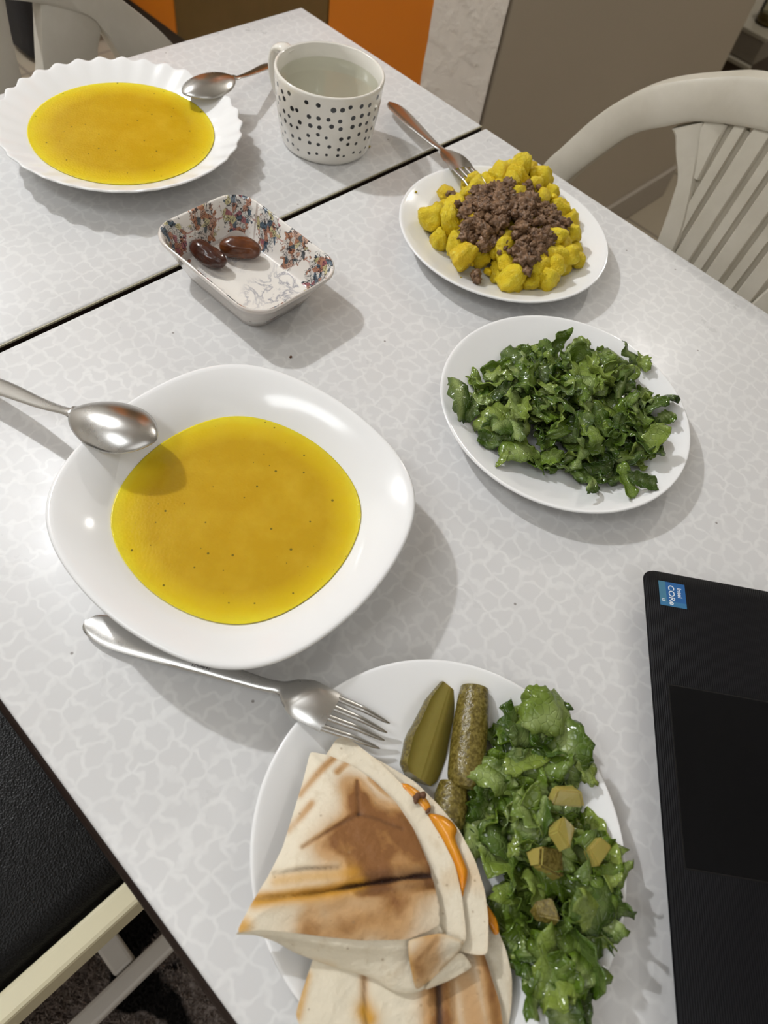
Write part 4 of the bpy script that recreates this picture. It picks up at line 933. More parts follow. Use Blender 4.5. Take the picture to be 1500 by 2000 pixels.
def paint_flap(X, dm):
    l = [(0.0621,-0.0411,0.7881),(0.0551,-0.0422,0.7864),(0.0503,-0.0437,0.7851)]; t = 0.75 * gs(seg_dist(X, l)[0], 0.0055) ; d = seg_dist(X, [(0.0635,-0.0433,0.7879),(0.0522,-0.0428,0.7857)])[0]
    t2 = 0.45 * gs(seg_dist(X, [(0.0572,-0.0499,0.7852),(0.0486,-0.0500,0.7840)])[0], 0.005)
    return np.clip(np.c_[t + t2 + 0.25 * gs(d, 0.001), 0.12 * gs(d, 0.001), 0.35 * gs(dm, 0.0012)], 0, 1)
flap_o = [(0.0532,-0.0338,0.7930),(0.0602,-0.0383,0.7930),(0.0666,-0.0428,0.7925),(0.0698,-0.0482,0.7910),(0.0727,-0.0540,0.7885),(0.0692,-0.0549,0.7870),(0.0616,-0.0542,0.7860),(0.0522,-0.0535,0.7845),(0.0431,-0.0518,0.7820),(0.0458,-0.0458,0.7865),(0.0486,-0.0402,0.7900)]
sheet('fold_flap', flap_o, M['tortilla'], wrap, 0.0014, 0.0015, 0.0022, 0.010, 0.0006, paint_flap, seed=4)
flap2_o = [(0.0697,-0.0553,0.7845),(0.0696,-0.0598,0.7830),(0.0694,-0.0645,0.7810),(0.0580,-0.0604,0.7805),(0.0459,-0.0545,0.7790),(0.0527,-0.0535,0.7825),(0.0621,-0.0542,0.7845)]
sheet('lower_flap', flap2_o, M['tortilla'], wrap, 0.0014, 0.0015, 0.0010, 0.008, 0.0005, paint_plain, seed=5)
# cheese between the lower layers
ch1_o = [(0.1041,-0.0022,0.7762),(0.1072,-0.0054,0.7762),(0.1098,-0.0096,0.7765),(0.1108,-0.0152,0.7770),(0.1099,-0.0192,0.7774),(0.1060,-0.0201,0.7778),(0.1031,-0.0261,0.7786),(0.1006,-0.0318,0.7793),(0.0987,-0.0358,0.7798),(0.0945,-0.0383,0.7804),(0.0898,-0.0402,0.7810),(0.0870,-0.0419,0.7814),(0.0892,-0.0384,0.7809),(0.0943,-0.0309,0.7797),(0.0981,-0.0227,0.7787),(0.1009,-0.0138,0.7777)]
sheet('cheese', ch1_o, M['cheese'], wrap, 0.0012, 0.0016, 0.0032, 0.0045, 0.0004, None, seed=6)
ch2_o = [(0.1050,0.0188,0.7729),(0.1083,0.0150,0.7730),(0.1096,0.0093,0.7735),(0.1098,0.0032,0.7743),(0.1085,-0.0018,0.7751),(0.1049,-0.0031,0.7757),(0.1038,0.0011,0.7753),(0.1043,0.0090,0.7742),(0.1045,0.0152,0.7734)]
sheet('cheese', ch2_o, M['cheese'], wrap, 0.0011, 0.0014, 0.0014, 0.004, 0.0004, None, seed=7)
def blob(c, r, seed, sub=2, amp=0.35, fr=1.6, sq=1.0):
    bm = bmesh.new(); bmesh.ops.create_icosphere(bm, subdivisions=sub, radius=1.0)
    vs = []
    for v_ in bm.verts:
        p = v_.co; k_ = 1 + amp * noise.noise(p * fr + Vector((seed, seed * 0.3, -seed))) + amp * 0.5 * noise.noise(p * fr * 2.7 + Vector((-seed, seed, 2.0)))
        vs.append((c[0] + p.x * k_ * r[0], c[1] + p.y * k_ * r[1], c[2] + p.z * k_ * r[2]))
    bm.verts.index_update(); fs = [tuple(v_.index for v_ in f_.verts) for f_ in bm.faces]; bm.free(); return vs, fs
char = join(blob((0.1060,0.0071,0.7772), (0.0028, 0.0018, 0.0014), 3.1), blob((0.1087,0.0055,0.7775), (0.0018, 0.0020, 0.0014), 5.1), blob((0.1049,-0.0018,0.7775), (0.0020, 0.0010, 0.0009), 8.1), blob((0.1037,0.0060,0.7772), (0.0014, 0.0014, 0.001), 4.1))
mk('burnt_crumb', *char, M['crumb'], parent=wrap)

# ------------------------------------------------------------------ lower toasted wrap, mostly below the upper one
wrap2 = empty('toasted_wrap', (0.045, -0.055, T + 0.006), 'folded toasted wrap underneath, peeking out at the plate front', 'wrap')
gm = [[(0.0336,-0.0281,0.7755),(0.0260,-0.0361,0.7755),(0.0186,-0.0451,0.7755),(0.0111,-0.0536,0.7755)], [(0.0595,-0.0520,0.7755),(0.0511,-0.0609,0.7755),(0.0428,-0.0693,0.7755),(0.0348,-0.0773,0.7755)], [(0.0815,-0.0617,0.7755),(0.0748,-0.0729,0.7755),(0.0625,-0.0889,0.7755)]]
def paint_low(X, dm):
    t = 0 * dm; ch = 0 * dm
    for i, l in enumerate(gm):
        d = seg_dist(X, l)[0]; t = np.maximum(t, (0.6, 1.5, 0.9)[i] * gs(d, (0.0022, 0.0075, 0.006)[i])); ch += (0.35, 0.95, 0.15)[i] * gs(d, (0.0008, 0.0013, 0.002)[i])
    t = np.maximum(t, 0.55 * gs(seg_dist(X, [(0.0653,-0.0636,0.7755),(0.0548,-0.0812,0.7755)])[0], 0.008)); ch += 0.25 * gs(seg_dist(X, [(0.0643,-0.0568,0.7755),(0.0486,-0.0724,0.7755)])[0], 0.0012)
    o = gs(seg_dist(X, [(0.0117,-0.0122,0.7755),(0.0041,-0.0172,0.7755),(-0.0016,-0.0210,0.7755)])[0], 0.0022) * 0.8 + gs(seg_dist(X, [(0.0212,-0.0410,0.7755),(0.0209,-0.0448,0.7755)])[0], 0.0045)
    return np.clip(np.c_[t, ch, o], 0, 1.2)
low_o = [(0.0352,-0.0044,0.7722),(0.0185,-0.0089,0.7744),(0.0147,-0.0109,0.7742),(0.0063,-0.0152,0.7739),(-0.0021,-0.0198,0.7735),(-0.0055,-0.0319,0.7731),(0.0019,-0.0510,0.7728),(0.0188,-0.0733,0.7726),(0.0360,-0.0893,0.7726),(0.0516,-0.0944,0.7729),(0.0628,-0.0921,0.7733),(0.0690,-0.0847,0.7737),(0.0734,-0.0759,0.7740),(0.0780,-0.0672,0.7744),(0.0813,-0.0584,0.7736),(0.0750,-0.0368,0.7713),(0.0546,-0.0171,0.7713)]
def shape_low(X, dm): return -0.0014 * gs(seg_dist(X, gm[1])[0], 0.0014) - 0.0008 * gs(seg_dist(X, gm[0])[0], 0.0011)
sheet('top_sheet', low_o, M['tortilla'], wrap2, 0.0014, 0.0016, 0.0012, 0.015, 0.0008, paint_low, shape_low, seed=8)
low2_o = [(0.0448,-0.0133,0.7670),(0.0925,-0.0403,0.7658),(0.0994,-0.0486,0.7659),(0.0974,-0.0565,0.7665),(0.0935,-0.0638,0.7672),(0.0891,-0.0738,0.7680),(0.0831,-0.0825,0.7680),(0.0759,-0.0885,0.7680),(0.0689,-0.0930,0.7680),(0.0594,-0.0974,0.7680),(0.0469,-0.0970,0.7680),(0.0217,-0.0781,0.7680),(0.0029,-0.0539,0.7680),(0.0061,-0.0332,0.7680),(0.0195,-0.0185,0.7680)]
sheet('middle_sheet', low2_o, M['tortilla'], wrap2, 0.0018, 0.0016, 0.0008, 0.02, 0.0006, paint_plain, seed=9)
low3_o = [(0.0419,-0.0166,0.7650),(0.0819,-0.0429,0.7650),(0.0881,-0.0552,0.7650),(0.0851,-0.0648,0.7650),(0.0797,-0.0747,0.7650),(0.0710,-0.0838,0.7650),(0.0582,-0.0882,0.7650),(0.0451,-0.0833,0.7650),(0.0266,-0.0675,0.7650),(0.0107,-0.0461,0.7650),(0.0092,-0.0337,0.7650),(0.0155,-0.0232,0.7650)]
sheet('bottom_sheet', low3_o, M['tortilla'], wrap2, 0.0020, 0.0030, 0.0004, 0.02, 0.0004, paint_plain, seed=10)
sheet('cheese', [(0.0966,-0.0529,0.7709),(0.0962,-0.0573,0.7710),(0.0947,-0.0621,0.7712),(0.0917,-0.0660,0.7713),(0.0888,-0.0657,0.7714),(0.0900,-0.0613,0.7712),(0.0922,-0.0566,0.7711)], M['cheese'], wrap2, 0.0012, 0.0012, 0.001, 0.003, 0.0003, None, seed=12)

# ------------------------------------------------------------------ pickle spears
def spear(a, b, r, roll, open_, label, wpro, taper=(0.75, 1.0), seed=0.0):
    """wedge of a gherkin: round skin over an arc, two flat cut faces; roll turns the arc around the axis"""
    a = np.array(a); b = np.array(b); ax = b - a; L = np.linalg.norm(ax); ax /= L
    sd = np.cross(ax, [0, 0, 1.0]); sd /= np.linalg.norm(sd); up = np.cross(sd, ax)
    nu, nv = 30, 18; vs, vf, cf = [], [], []
    A0, A1 = math.radians(roll - open_ / 2), math.radians(roll + open_ / 2)
    for i in range(nu):
        t = i / (nu - 1); rr = r * np.interp(t, *wpro) * (1 + 0.03 * noise.noise(Vector((t * 4, seed, 0)))); c = a + ax * t * L
        ap = c - (sd * math.cos((A0 + A1) / 2) + up * math.sin((A0 + A1) / 2)) * rr * (0.15 if roll > 0 else -0.02)
        ring = [c + (sd * math.cos(q) + up * math.sin(q)) * rr * (1 + 0.02 * noise.noise(Vector((t * 9, q * 4, seed)))) for q in np.linspace(A0, A1, nv)]
        vs += ring
        for k, e in ((0, ring[0]), (1, ring[-1])):
            for j in range(6):
                s_ = j / 5; vf.append(e + (ap - e) * s_); cf.append((0.1 if s_ < 0.1 else (np.interp(s_, [0.1, 0.6, 0.8, 1.0], [0.25, 0.30, 0.75, 0.45]) if k == 0 else np.interp(s_, [0.1, 0.5, 1.0], [0.2, 0.75, 0.85])),) * 3)
    o = tag(mk('pickle_spear', vs, grid_faces(nu, nv), M['pskin'], loc=(a + b) / 2), label, 'pickle', 'pickle spears on the wrap plate')
    fs = []
    for i in range(nu - 1):
        for k in (0, 1):
            for j in range(5):
                p0 = i * 12 + k * 6 + j; q = (p0, p0 + 1, p0 + 13, p0 + 12); fs.append(q if k else q[::-1])
    nV = len(vf)
    for i, rev in ((0, False), (nu - 1, True)):
        ring = vs[i * nv:(i + 1) * nv]; k0 = len(vf); vf += ring; cf += [(0.2,) * 3] * nv; vf.append(vf[i * 12 + 5]); cf.append((0.9,) * 3)
        for j in range(nv - 1): fs.append((k0 + nv, k0 + j, k0 + j + 1) if rev else (k0 + nv, k0 + j + 1, k0 + j))
    mk('flesh', vf, fs, M['pflesh'], parent=o, col=np.array(cf))
    return o
spear((0.1677,0.0373,0.7675), (0.1171,0.0123,0.7655), 0.0138, -48, 176, 'pickle spear with its pale cut face up, beside the wrap', ([0, 0.25, 0.7, 0.93, 1.0], [0.45, 0.85, 1.12, 1.0, 0.72]), seed=1)
spear((0.1781,0.0260,0.7670), (0.1312,-0.0076,0.7660), 0.0100, 78, 200, 'dark-skinned pickle spear lying skin side up beside the lettuce', ([0, 0.12, 0.6, 0.92, 1.0], [0.84, 0.95, 1.05, 1.0, 0.70]), seed=2)
spear((0.1305,-0.0019,0.7610), (0.1092,-0.0163,0.7600), 0.0098, 85, 190, 'short pickle spear tucked under the other two', ([0, 0.3, 0.8, 1.0], [0.8, 1.0, 0.95, 0.6]), seed=3)
def chunk(c, size, rot, label, mat, skin=False):
    bm = bmesh.new(); bmesh.ops.create_cube(bm, size=1); bmesh.ops.bevel(bm, geom=list(bm.edges), offset=0.10, segments=2, affect='EDGES')
    Mx = Matrix.Translation(c) @ Matrix(rot).to_4x4() if False else Matrix.Translation(c) @ (Matrix.Rotation(rot[2], 4, 'Z') @ Matrix.Rotation(rot[1], 4, 'Y') @ Matrix.Rotation(rot[0], 4, 'X'))
    vs = []; 
    for v_ in bm.verts:
        q_ = v_.co; w_ = 1 + 0.35 * noise.noise(q_ * 1.6 + Vector((size[0] * 900, rot[1] * 7, 0))); p = Vector((q_.x * size[0] * w_ * (1 - 0.45 * q_.y), q_.y * size[1] * w_, q_.z * size[2] * w_ * (1 + 0.6 * q_.x))); vs.append(tuple(Mx @ p))
    bm.verts.index_update(); fs = [tuple(v_.index for v_ in f_.verts) for f_ in bm.faces]
    fm_ = [1 if skin and (f_.normal.z > 0.6 or f_.normal.y < -0.6) else 0 for f_ in bm.faces]; bm.free()
    cl = np.full((len(vs), 3), 0.62)
    return tag(sharp(mk('pickle_chunk', vs, fs, [mat, M['pskin']], loc=c, fmat=fm_, col=cl), 20), label, 'pickle', 'pickle chunks in the lettuce')
chunk((0.1636,-0.0484,0.7830), (0.0160, 0.0085, 0.0060), (0.5, 0.15, -0.75), 'rounded amber pickle slice near the top of the wrap-plate lettuce', M['pflesh'])
chunk((0.1444,-0.0562,0.7900), (0.0120, 0.0100, 0.0090), (0.4, 0.5, 0.3), 'pale kite-shaped pickle chunk in the middle of the lettuce', M['pflesh'])
chunk((0.1281,-0.0591,0.7900), (0.0110, 0.0190, 0.0090), (0.6, 0.1, 0.75), 'pickle chunk with brown warty skin on the lettuce', M['pflesh'], True)
chunk((0.1542,-0.0756,0.7830), (0.0130, 0.0090, 0.0080), (0.3, 0.3, 0.0), 'pale pickle chunk by the outer rim of the lettuce', M['pflesh'])
chunk((0.1109,-0.0734,0.7860), (0.0085, 0.0100, 0.0060), (0.2, 0.6, 0.9), 'small orange-brown pickle chip low in the lettuce', M['pskin'])

# ------------------------------------------------------------------ lettuce
def leaf_mesh(i, r):
    L = r.uniform(0.022, 0.046); W_ = r.uniform(0.013, 0.025); nu, nv = 13, 8
    if r.random() < 0.25: L *= 0.6
    bend = r.uniform(-1.8, 1.8); curl = r.uniform(-2.4, 2.4); tw = r.uniform(-1.0, 1.0); fr = r.uniform(0.0008, 0.0026); ph = r.uniform(0, 9); skew = r.uniform(-0.5, 0.5)
    vs, cs = [], []
    rib = r.random() < 0.34
    for a in range(nu):
        u = a / (nu - 1) - 0.5
        w0 = W_ * (1 - 0.5 * abs(2 * u) ** 3) * (1 + 0.25 * noise.noise(Vector((u * 4, ph, 0))))
        for b in range(nv):
            s_ = (b / (nv - 1) - 0.5); x = u * L * (1 + 0.18 * noise.noise(Vector((s_ * 5, ph + 5, 1)))) + skew * s_ * W_; y = s_ * w0
            # curl across then bend along
            ang = curl * s_; R_ = w0 / max(abs(curl), 0.2); yy = R_ * math.sin(ang) if abs(curl) > 0.2 else y; zz = R_ * (1 - math.cos(ang)) * (1 if curl > 0 else -1)
            e = abs(2 * s_)
            zz += fr * (0.35 + e * e) * math.sin(u * 17 + ph + s_ * 3) + 0.0012 * noise.noise(Vector((u * 6, s_ * 5, ph)))
            yy += fr * 0.6 * e * math.sin(u * 23 + ph * 2)
            t_ = tw * u; y2 = yy * math.cos(t_) - zz * math.sin(t_); z2 = yy * math.sin(t_) + zz * math.cos(t_)
            th_ = bend * u; Rb = L / max(abs(bend), 0.2)
            if abs(bend) > 0.2: xx = (Rb - z2 * (1 if bend > 0 else -1)) * math.sin(abs(bend) * (x / L)); z3 = (Rb - z2 * (1 if bend > 0 else -1)) * (1 - math.cos(bend * (x / L))) * (1 if bend > 0 else -1) + z2
            else: xx, z3 = x, z2
            vs.append((xx, y2, z3)); p = max(0.0, 0.9 - 3.2 * abs(s_ + 0.1)) * (1.0 if rib else 0.30) + 0.25 * (0.5 - s_) * (1 if rib else 0.3); cs.append((min(1, p),) * 3)
    P = np.array(vs).reshape(nu, nv, 3); N_ = np.cross(np.gradient(P, axis=0), np.gradient(P, axis=1)); N_ /= np.linalg.norm(N_, axis=2, keepdims=True) + 1e-9
    top = (P + N_ * 0.00022).reshape(-1, 3); bot = (P - N_ * 0.00022).reshape(-1, 3); n_ = nu * nv
    fs = grid_faces(nu, nv); fs = fs + [tuple(n_ + k for k in q[::-1]) for q in fs]
    ring = [j for j in range(nv)] + [k * nv + nv - 1 for k in range(1, nu)] + [(nu - 1) * nv + j for j in range(nv - 2, -1, -1)] + [k * nv for k in range(nu - 2, 0, -1)]
    for a, b in zip(ring, ring[1:] + ring[:1]): fs.append((a, n_ + a, n_ + b, b))
    V_ = np.r_[top, bot]; V_ -= V_.mean(0)
    me = bpy.data.meshes.new('lettuce_leaf'); me.from_pydata([tuple(p) for p in V_], [], fs); me.materials.append(M['leaf'])
    me.polygons.foreach_set('use_smooth', [True] * len(me.polygons))
    at = me.color_attributes.new('Col', 'FLOAT_COLOR', 'POINT'); c4 = np.ones((len(V_), 4), dtype=np.float32); c4[:, :3] = np.r_[cs, cs]; at.data.foreach_set('color', c4.ravel()); me.update()
    return me, V_
lr = random.Random(21)
LEAVES = [leaf_mesh(i, lr) for i in range(36)]
def put_leaf(me, V_, x, y, z, rot, sc, ctr, label, group):
    Rm = (Matrix.Rotation(rot[2], 3, 'Z') @ Matrix.Rotation(rot[1], 3, 'Y') @ Matrix.Rotation(rot[0], 3, 'X')) * sc
    Q = V_ @ np.array(Rm).T; Q = Q + [x, y, 0]
    lowest = (Q[:, 2] - (T + plate_z(np.hypot(Q[:, 0] - ctr[0], Q[:, 1] - ctr[1])))).min()    # gap of the lowest point above the plate if z = 0
    z = max(z, -lowest + 0.0006)
    o = bpy.data.objects.new('lettuce_shred', me); COL.objects.link(o); o.location = (x, y, z)
    o.rotation_euler = (Matrix.Rotation(rot[2], 3, 'Z') @ Matrix.Rotation(rot[1], 3, 'Y') @ Matrix.Rotation(rot[0], 3, 'X')).to_euler(); o.scale = (sc, sc, sc)
    return tag(o, label, 'lettuce', group)
def heap(n_, ctr, pc, samp, hfun, label, group, sc, tilt, seed):
    r = random.Random(seed)
    for k in range(n_):
        x, y, q = samp(r); h = hfun(q); lay = r.random() ** 0.6
        me, V_ = LEAVES[r.randrange(len(LEAVES))]; s_ = r.uniform(*sc); tl = tilt * (0.35 + 0.65 * lay)
        put_leaf(me, V_, x, y, T + 0.006 + h * lay, (r.gauss(0, tl), r.gauss(0, tl * 0.7), r.uniform(0, 6.28)), s_, ctr, label, group)
def inpoly(P):
    P = np.array(P)[:, :2]
    mn, mx = P.min(0), P.max(0)
    def test(x, y):
        c = False; j = len(P) - 1
        for i in range(len(P)):
            if (P[i, 1] > y) != (P[j, 1] > y) and x < (P[j, 0] - P[i, 0]) * (y - P[i, 1]) / (P[j, 1] - P[i, 1]) + P[i, 0]: c = not c
            j = i
        return c
    def dist(x, y): return float(seg_dist(np.array([[x, y]]), np.r_[P, P[:1]])[0][0])
    def samp(r):
        while True:
            x = r.uniform(mn[0], mx[0]); y = r.uniform(mn[1], mx[1])
            if test(x, y): return x, y, dist(x, y)
    return samp
reg_s = [(0.3393,0.1805,0.7680),(0.3877,0.1902,0.7680),(0.4166,0.1896,0.7680),(0.4520,0.1790,0.7680),(0.4755,0.1525,0.7680),(0.4837,0.1206,0.7680),(0.4651,0.0822,0.7680),(0.4403,0.0619,0.7680),(0.4078,0.0564,0.7680),(0.3841,0.0665,0.7680),(0.3564,0.0801,0.7680),(0.3412,0.1073,0.7680),(0.3342,0.1341,0.7680),(0.3351,0.1582,0.7680)]
heap(200, SAL, None, inpoly(reg_s), lambda d: 0.034 * min(1, d / 0.035) ** 0.7, 'shred of chopped green lettuce on the plate of lettuce only', 'chopped lettuce on the salad plate', (0.72, 1.0), 0.75, 5)
for (p, s_, rz) in (((0.3343,0.1834,0.7660), 0.95, 0.9), ((0.3374,0.1721,0.7640), 0.8, 0.2), ((0.4883,0.1232,0.7720), 0.8, 2.0), ((0.4916,0.1149,0.7720), 0.7, 0.6), ((0.4536,0.0680,0.7740), 0.75, 2.6), ((0.4219,0.0642,0.7740), 1.0, 1.2), ((0.3239,0.1272,0.7630), 0.5, 0.4), ((0.3572,0.0682,0.7620), 0.7, 0.1), ((0.3787,0.0535,0.7640), 0.7, 1.0), ((0.3874,0.0452,0.7640), 0.6, 2.2), ((0.3512,0.1079,0.7620), 0.9, 2.7)):
    me, V_ = LEAVES[lr.randrange(len(LEAVES))]
    put_leaf(me, V_, p[0], p[1], p[2], (lr.gauss(0, 0.35), lr.gauss(0, 0.3), rz), s_, SAL, 'shred of chopped green lettuce on the plate of lettuce only', 'chopped lettuce on the salad plate')
reg_d = [(0.1817,-0.0004,0.7680),(0.1932,-0.0109,0.7680),(0.1883,-0.0266,0.7680),(0.1857,-0.0438,0.7680),(0.1701,-0.0519,0.7680),(0.1658,-0.0697,0.7680),(0.1575,-0.0828,0.7680),(0.1397,-0.0991,0.7680),(0.1207,-0.1028,0.7680),(0.1053,-0.1029,0.7680),(0.0941,-0.1066,0.7680),(0.0870,-0.1024,0.7680),(0.0928,-0.0846,0.7680),(0.0973,-0.0707,0.7680),(0.1085,-0.0561,0.7680),(0.1146,-0.0419,0.7680),(0.1178,-0.0243,0.7680),(0.1327,-0.0169,0.7680),(0.1515,-0.0121,0.7680),(0.1680,-0.0000,0.7680)]
heap(125, DIN, None, inpoly(reg_d), lambda d: 0.028 * min(1, d / 0.022) ** 0.7, 'shred of glossy chopped lettuce beside the wraps', 'chopped lettuce on the wrap plate', (0.75, 1.10), 0.7, 11)
for (p, s_, rz) in (((0.2004,-0.0121,0.7670), 0.45, 1.9), ((0.1894,-0.0033,0.7700), 0.8, 0.3), ((0.1895,-0.0467,0.7720), 0.8, 0.9), ((0.1574,-0.0950,0.7700), 0.5, 0.2), ((0.1429,-0.0992,0.7700), 0.8, 1.5), ((0.0958,-0.1142,0.7660), 0.6, 0.6), ((0.0881,-0.1081,0.7640), 0.9, 1.4), ((0.1076,-0.1051,0.7700), 0.9, 1.8)):
    me, V_ = LEAVES[lr.randrange(len(LEAVES))]
    put_leaf(me, V_, p[0], p[1], p[2], (lr.gauss(0, 0.3), lr.gauss(0, 0.3), rz), s_, DIN, 'shred of glossy chopped lettuce beside the wraps', 'chopped lettuce on the wrap plate')

# ------------------------------------------------------------------ potatoes and minced meat
pr = random.Random(4)
def potato_mesh(i):
    bm = bmesh.new(); bmesh.ops.create_icosphere(bm, subdivisions=3, radius=1.0); s_ = i * 3.7
    for v_ in bm.verts:
        p = v_.co.normalized(); k_ = 1 / (abs(p.x) ** 3.4 + abs(p.y) ** 3.4 + abs(p.z) ** 3.4) ** (1 / 3.4)
        q = p * k_; q = Vector((q.x * (1 + 0.22 * q.z), q.y * (1 - 0.2 * q.x), q.z))
        q *= 1 + 0.24 * noise.noise(p * 1.7 + Vector((s_, 0, 0))) + 0.14 * noise.noise(p * 4 + Vector((0, s_, 0))) + 0.05 * noise.noise(p * 9 + Vector((0, 0, s_))); v_.co = q
    me = bpy.data.meshes.new('potato_cube'); bm.to_mesh(me); bm.free(); me.polygons.foreach_set('use_smooth', [True] * len(me.polygons)); me.materials.append(M['potato2'] if i % 4 == 3 else M['potato']); return me
PM = [potato_mesh(i) for i in range(10)]
pc = np.array([0.5300, 0.2900])
placed = []
def potato(x, y, z, s_):
    o = bpy.data.objects.new('potato_cube', PM[pr.randrange(10)]); COL.objects.link(o); o.location = (x, y, z)
    o.rotation_euler = (pr.uniform(0, 6.28), pr.uniform(0, 6.28), pr.uniform(0, 6.28)); o.scale = (s_ * pr.uniform(0.85, 1.25), s_ * pr.uniform(0.8, 1.05), s_ * pr.uniform(0.75, 1.0))
    tag(o, 'chunk of yellow fried potato on the meat-topped plate', 'potato', 'potato chunks under the minced meat')
reg_p = inpoly([(0.4854,0.3562,0.7620),(0.5120,0.3710,0.7620),(0.5524,0.3736,0.7620),(0.5882,0.3704,0.7620),(0.6257,0.3566,0.7620),(0.6258,0.3256,0.7620),(0.6167,0.2916,0.7620),(0.5869,0.2547,0.7620),(0.5511,0.2260,0.7620),(0.5202,0.2266,0.7620),(0.4954,0.2402,0.7620),(0.4803,0.2552,0.7620),(0.4812,0.2839,0.7620),(0.4628,0.3055,0.7620),(0.4730,0.3331,0.7620)])
for layer, (n_, zoff, rmax, gap) in enumerate(((400, 0.0080, 1.0, 0.0140), (300, 0.0185, 0.90, 0.0150), (200, 0.0285, 0.52, 0.017))):
    mine = []
    for _ in range(n_):
        x, y, d = reg_p(pr)
        if layer == 1 and d < 0.007 or layer == 2 and d < 0.024: continue
        if any((x - a) ** 2 + (y - b) ** 2 < gap ** 2 for a, b in mine): continue
        mine.append((x, y)); s_ = pr.uniform(0.0070, 0.0098)
        potato(x, y, T + plate_z(math.hypot(x - MEA[0], y - MEA[1])) + zoff - 0.0005, s_)
for (p, s_) in (((0.4821,0.3509,0.7720), 0.0115), ((0.4871,0.3318,0.7760), 0.0105), ((0.4665,0.2960,0.7720), 0.0110), ((0.4833,0.2511,0.7690), 0.0115), ((0.5114,0.2488,0.7740), 0.0110), ((0.5342,0.2457,0.7740), 0.0125), ((0.5122,0.2320,0.7680), 0.0105), ((0.5894,0.3369,0.7800), 0.0110), ((0.4975,0.2751,0.7770), 0.0105)): potato(*p[:2], p[2] + T * 0, s_)
v, f = blob((0.4518,0.2844,0.7610), (0.0042, 0.0022, 0.0014), 2.2); tag(mk('potato_scrap', v, f, M['potato'], loc=(0.4529,0.2851,0.7600)), 'tiny yellow potato scrap alone near the plate rim', 'potato')
v, f = blob((0.5025,0.3898,0.7685), (0.0018, 0.0014, 0.0008), 3.2); tag(mk('potato_scrap', v, f, M['potato'], loc=(0.5031,0.3903,0.7680)), 'yellow potato speck on the rim by the fork', 'potato')
def crumble(c, r, seed, sub=3):
    """ragged lump: fractal displacement with deep pits"""
    bm = bmesh.new(); bmesh.ops.create_icosphere(bm, subdivisions=sub, radius=1.0); vs = []
    o1 = Vector((seed * 1.7, seed * 0.9, -seed))
    for v_ in bm.verts:
        p = v_.co; k_ = 0.95 + 0.45 * noise.noise(p * 1.5 + o1) + 0.36 * noise.noise(p * 3.2 - o1) + 0.20 * noise.noise(p * 6.5 + o1) + 0.13 * noise.noise(p * 13.0 - o1)
        k_ = max(0.25, k_); vs.append((c[0] + p.x * k_ * r[0], c[1] + p.y * k_ * r[1], c[2] + p.z * k_ * r[2]))
    bm.verts.index_update(); fs = [tuple(v_.index for v_ in f_.verts) for f_ in bm.faces]; bm.free(); return vs, fs
mash = []
for k in range(220):
    x, y, d = reg_p(pr); r_ = pr.uniform(0.0016, 0.0036)
    if d > 0.022: continue
    mash.append(crumble((x, y, T + plate_z(math.hypot(x - MEA[0], y - MEA[1])) + r_ * 1.5 + min(0.022, 0.003 + d * 0.9) * pr.uniform(0.3, 1.0)), (r_, r_ * 1.1, r_ * 0.9), k * 2.9, 2))
v, f = join(*mash); tag(mk('potato_mash', v, f, M['potato'], loc=(0.5304,0.2888,0.7650)), 'soft yellow potato crumbs between the potato chunks', 'potato', kind='stuff')
parts_ = []
reg_m = inpoly([(0.4938,0.3305,0.7900),(0.5221,0.3417,0.7900),(0.5505,0.3439,0.7900),(0.5683,0.3362,0.7900),(0.5637,0.3182,0.7900),(0.5725,0.3012,0.7900),(0.5834,0.2846,0.7900),(0.5644,0.2608,0.7900),(0.5396,0.2495,0.7900),(0.5171,0.2480,0.7900),(0.4909,0.2447,0.7900),(0.4901,0.2617,0.7900),(0.4910,0.2803,0.7900),(0.4741,0.2961,0.7900),(0.4752,0.3124,0.7900)])
for k in range(330):
    x, y, d = reg_m(pr); h = 0.0335 + 0.0115 * min(1, d / 0.022) ** 0.8; r_ = pr.uniform(0.0042, 0.0078) if k % 4 == 0 else pr.uniform(0.0020, 0.0042)
    parts_.append(crumble((x, y, T + h + pr.uniform(-0.007, 0.001)), (r_ * pr.uniform(0.8, 1.4), r_ * pr.uniform(0.7, 1.2), r_ * pr.uniform(0.7, 1.0)), k * 1.7, 4 if k % 4 == 0 else 3))
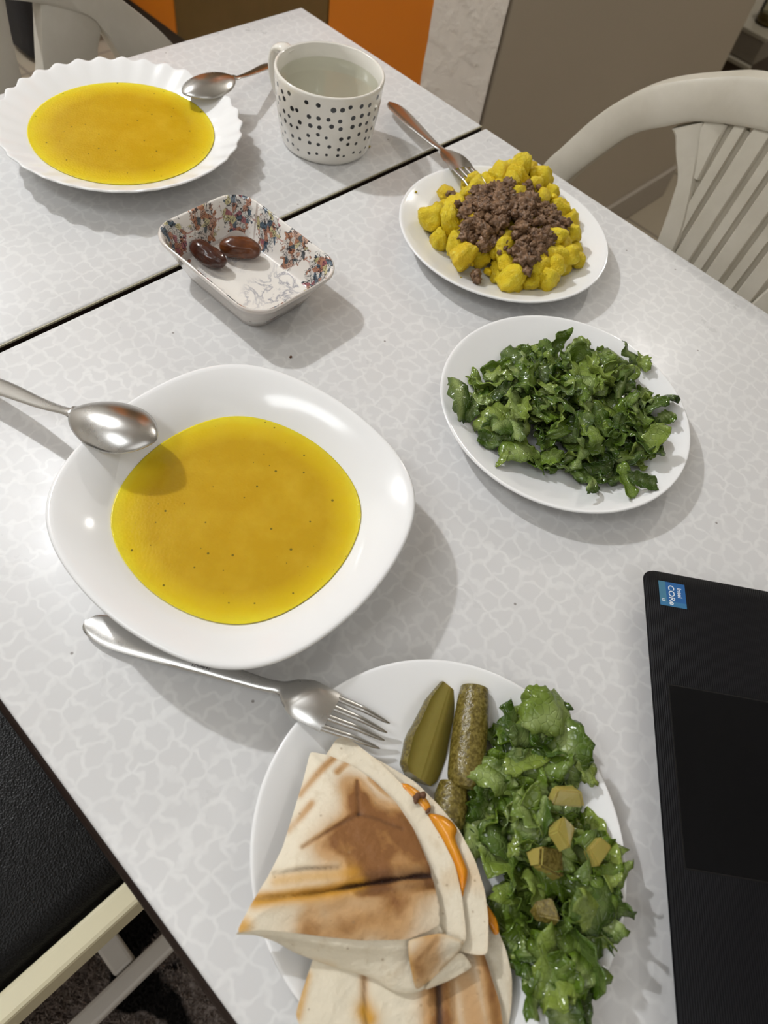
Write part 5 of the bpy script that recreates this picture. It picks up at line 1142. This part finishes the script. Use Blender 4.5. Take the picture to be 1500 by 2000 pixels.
for (u, q) in (((0.4970,0.2562,0.7840), 8), ((0.4951,0.2470,0.7800), 6), ((0.5598,0.2616,0.7860), 5), ((0.5828,0.3110,0.7860), 6), ((0.4883,0.2943,0.7840), 5), ((0.4993,0.3202,0.7860), 5)):
    for k in range(q):
        r_ = pr.uniform(0.002, 0.004); parts_.append(crumble((u[0] + pr.gauss(0, 0.005), u[1] + pr.gauss(0, 0.005), u[2] + pr.gauss(0, 0.002)), (r_, r_ * 1.1, r_), k + u[0] * 99))
v, f = join(*parts_); tag(mk('minced_meat', v, f, M['meat'], loc=(0.5349,0.2997,0.7840)), 'heap of browned minced meat on top of the yellow potatoes', 'minced meat', kind='stuff')
def crumb_lump(c, r_, n_, label, seed):
    q = random.Random(seed); ps = [crumble((c[0] + q.gauss(0, r_ * 0.55), c[1] + q.gauss(0, r_ * 0.55), c[2] + q.gauss(0, r_ * 0.25)), (r_ * 0.7, r_ * 0.65, r_ * 0.6), seed + k * 2.3) for k in range(n_)]
    v, f = join(*ps); tag(mk('meat_crumb', v, f, M['meat'], loc=c), label, 'meat crumb', 'loose meat crumbs on the potato plate')
crumb_lump((0.4639,0.2756,0.7640), 0.0052, 9, 'large loose meat crumb at the front of the potato plate', 1)
crumb_lump((0.5082,0.2297,0.7600), 0.0022, 3, 'tiny round meat crumb at the very front of the potatoes', 2)
crumb_lump((0.5184,0.3605,0.7760), 0.0040, 6, 'meat crumb at the left back of the potatoes, near the fork', 3)
crumb_lump((0.5753,0.2628,0.7800), 0.0022, 3, 'small meat crumb hanging on the outer side of the potatoes', 4)
v, f = blob((0.2782,0.3098,0.7512), (0.0014, 0.0010, 0.0010), 6.0); tag(mk('crumb', v, f, M['crumb'], loc=(0.2790,0.3107,0.7500)), 'tiny brown crumb on the bare table near the floral dish', 'crumb')
v, f = blob((0.5393,0.4891,0.7512), (0.0013, 0.0010, 0.0010), 9.0); tag(mk('crumb', v, f, M['potato'], loc=(0.5408,0.4905,0.7500)), 'tiny yellow crumb on the table just beside the mug', 'crumb')
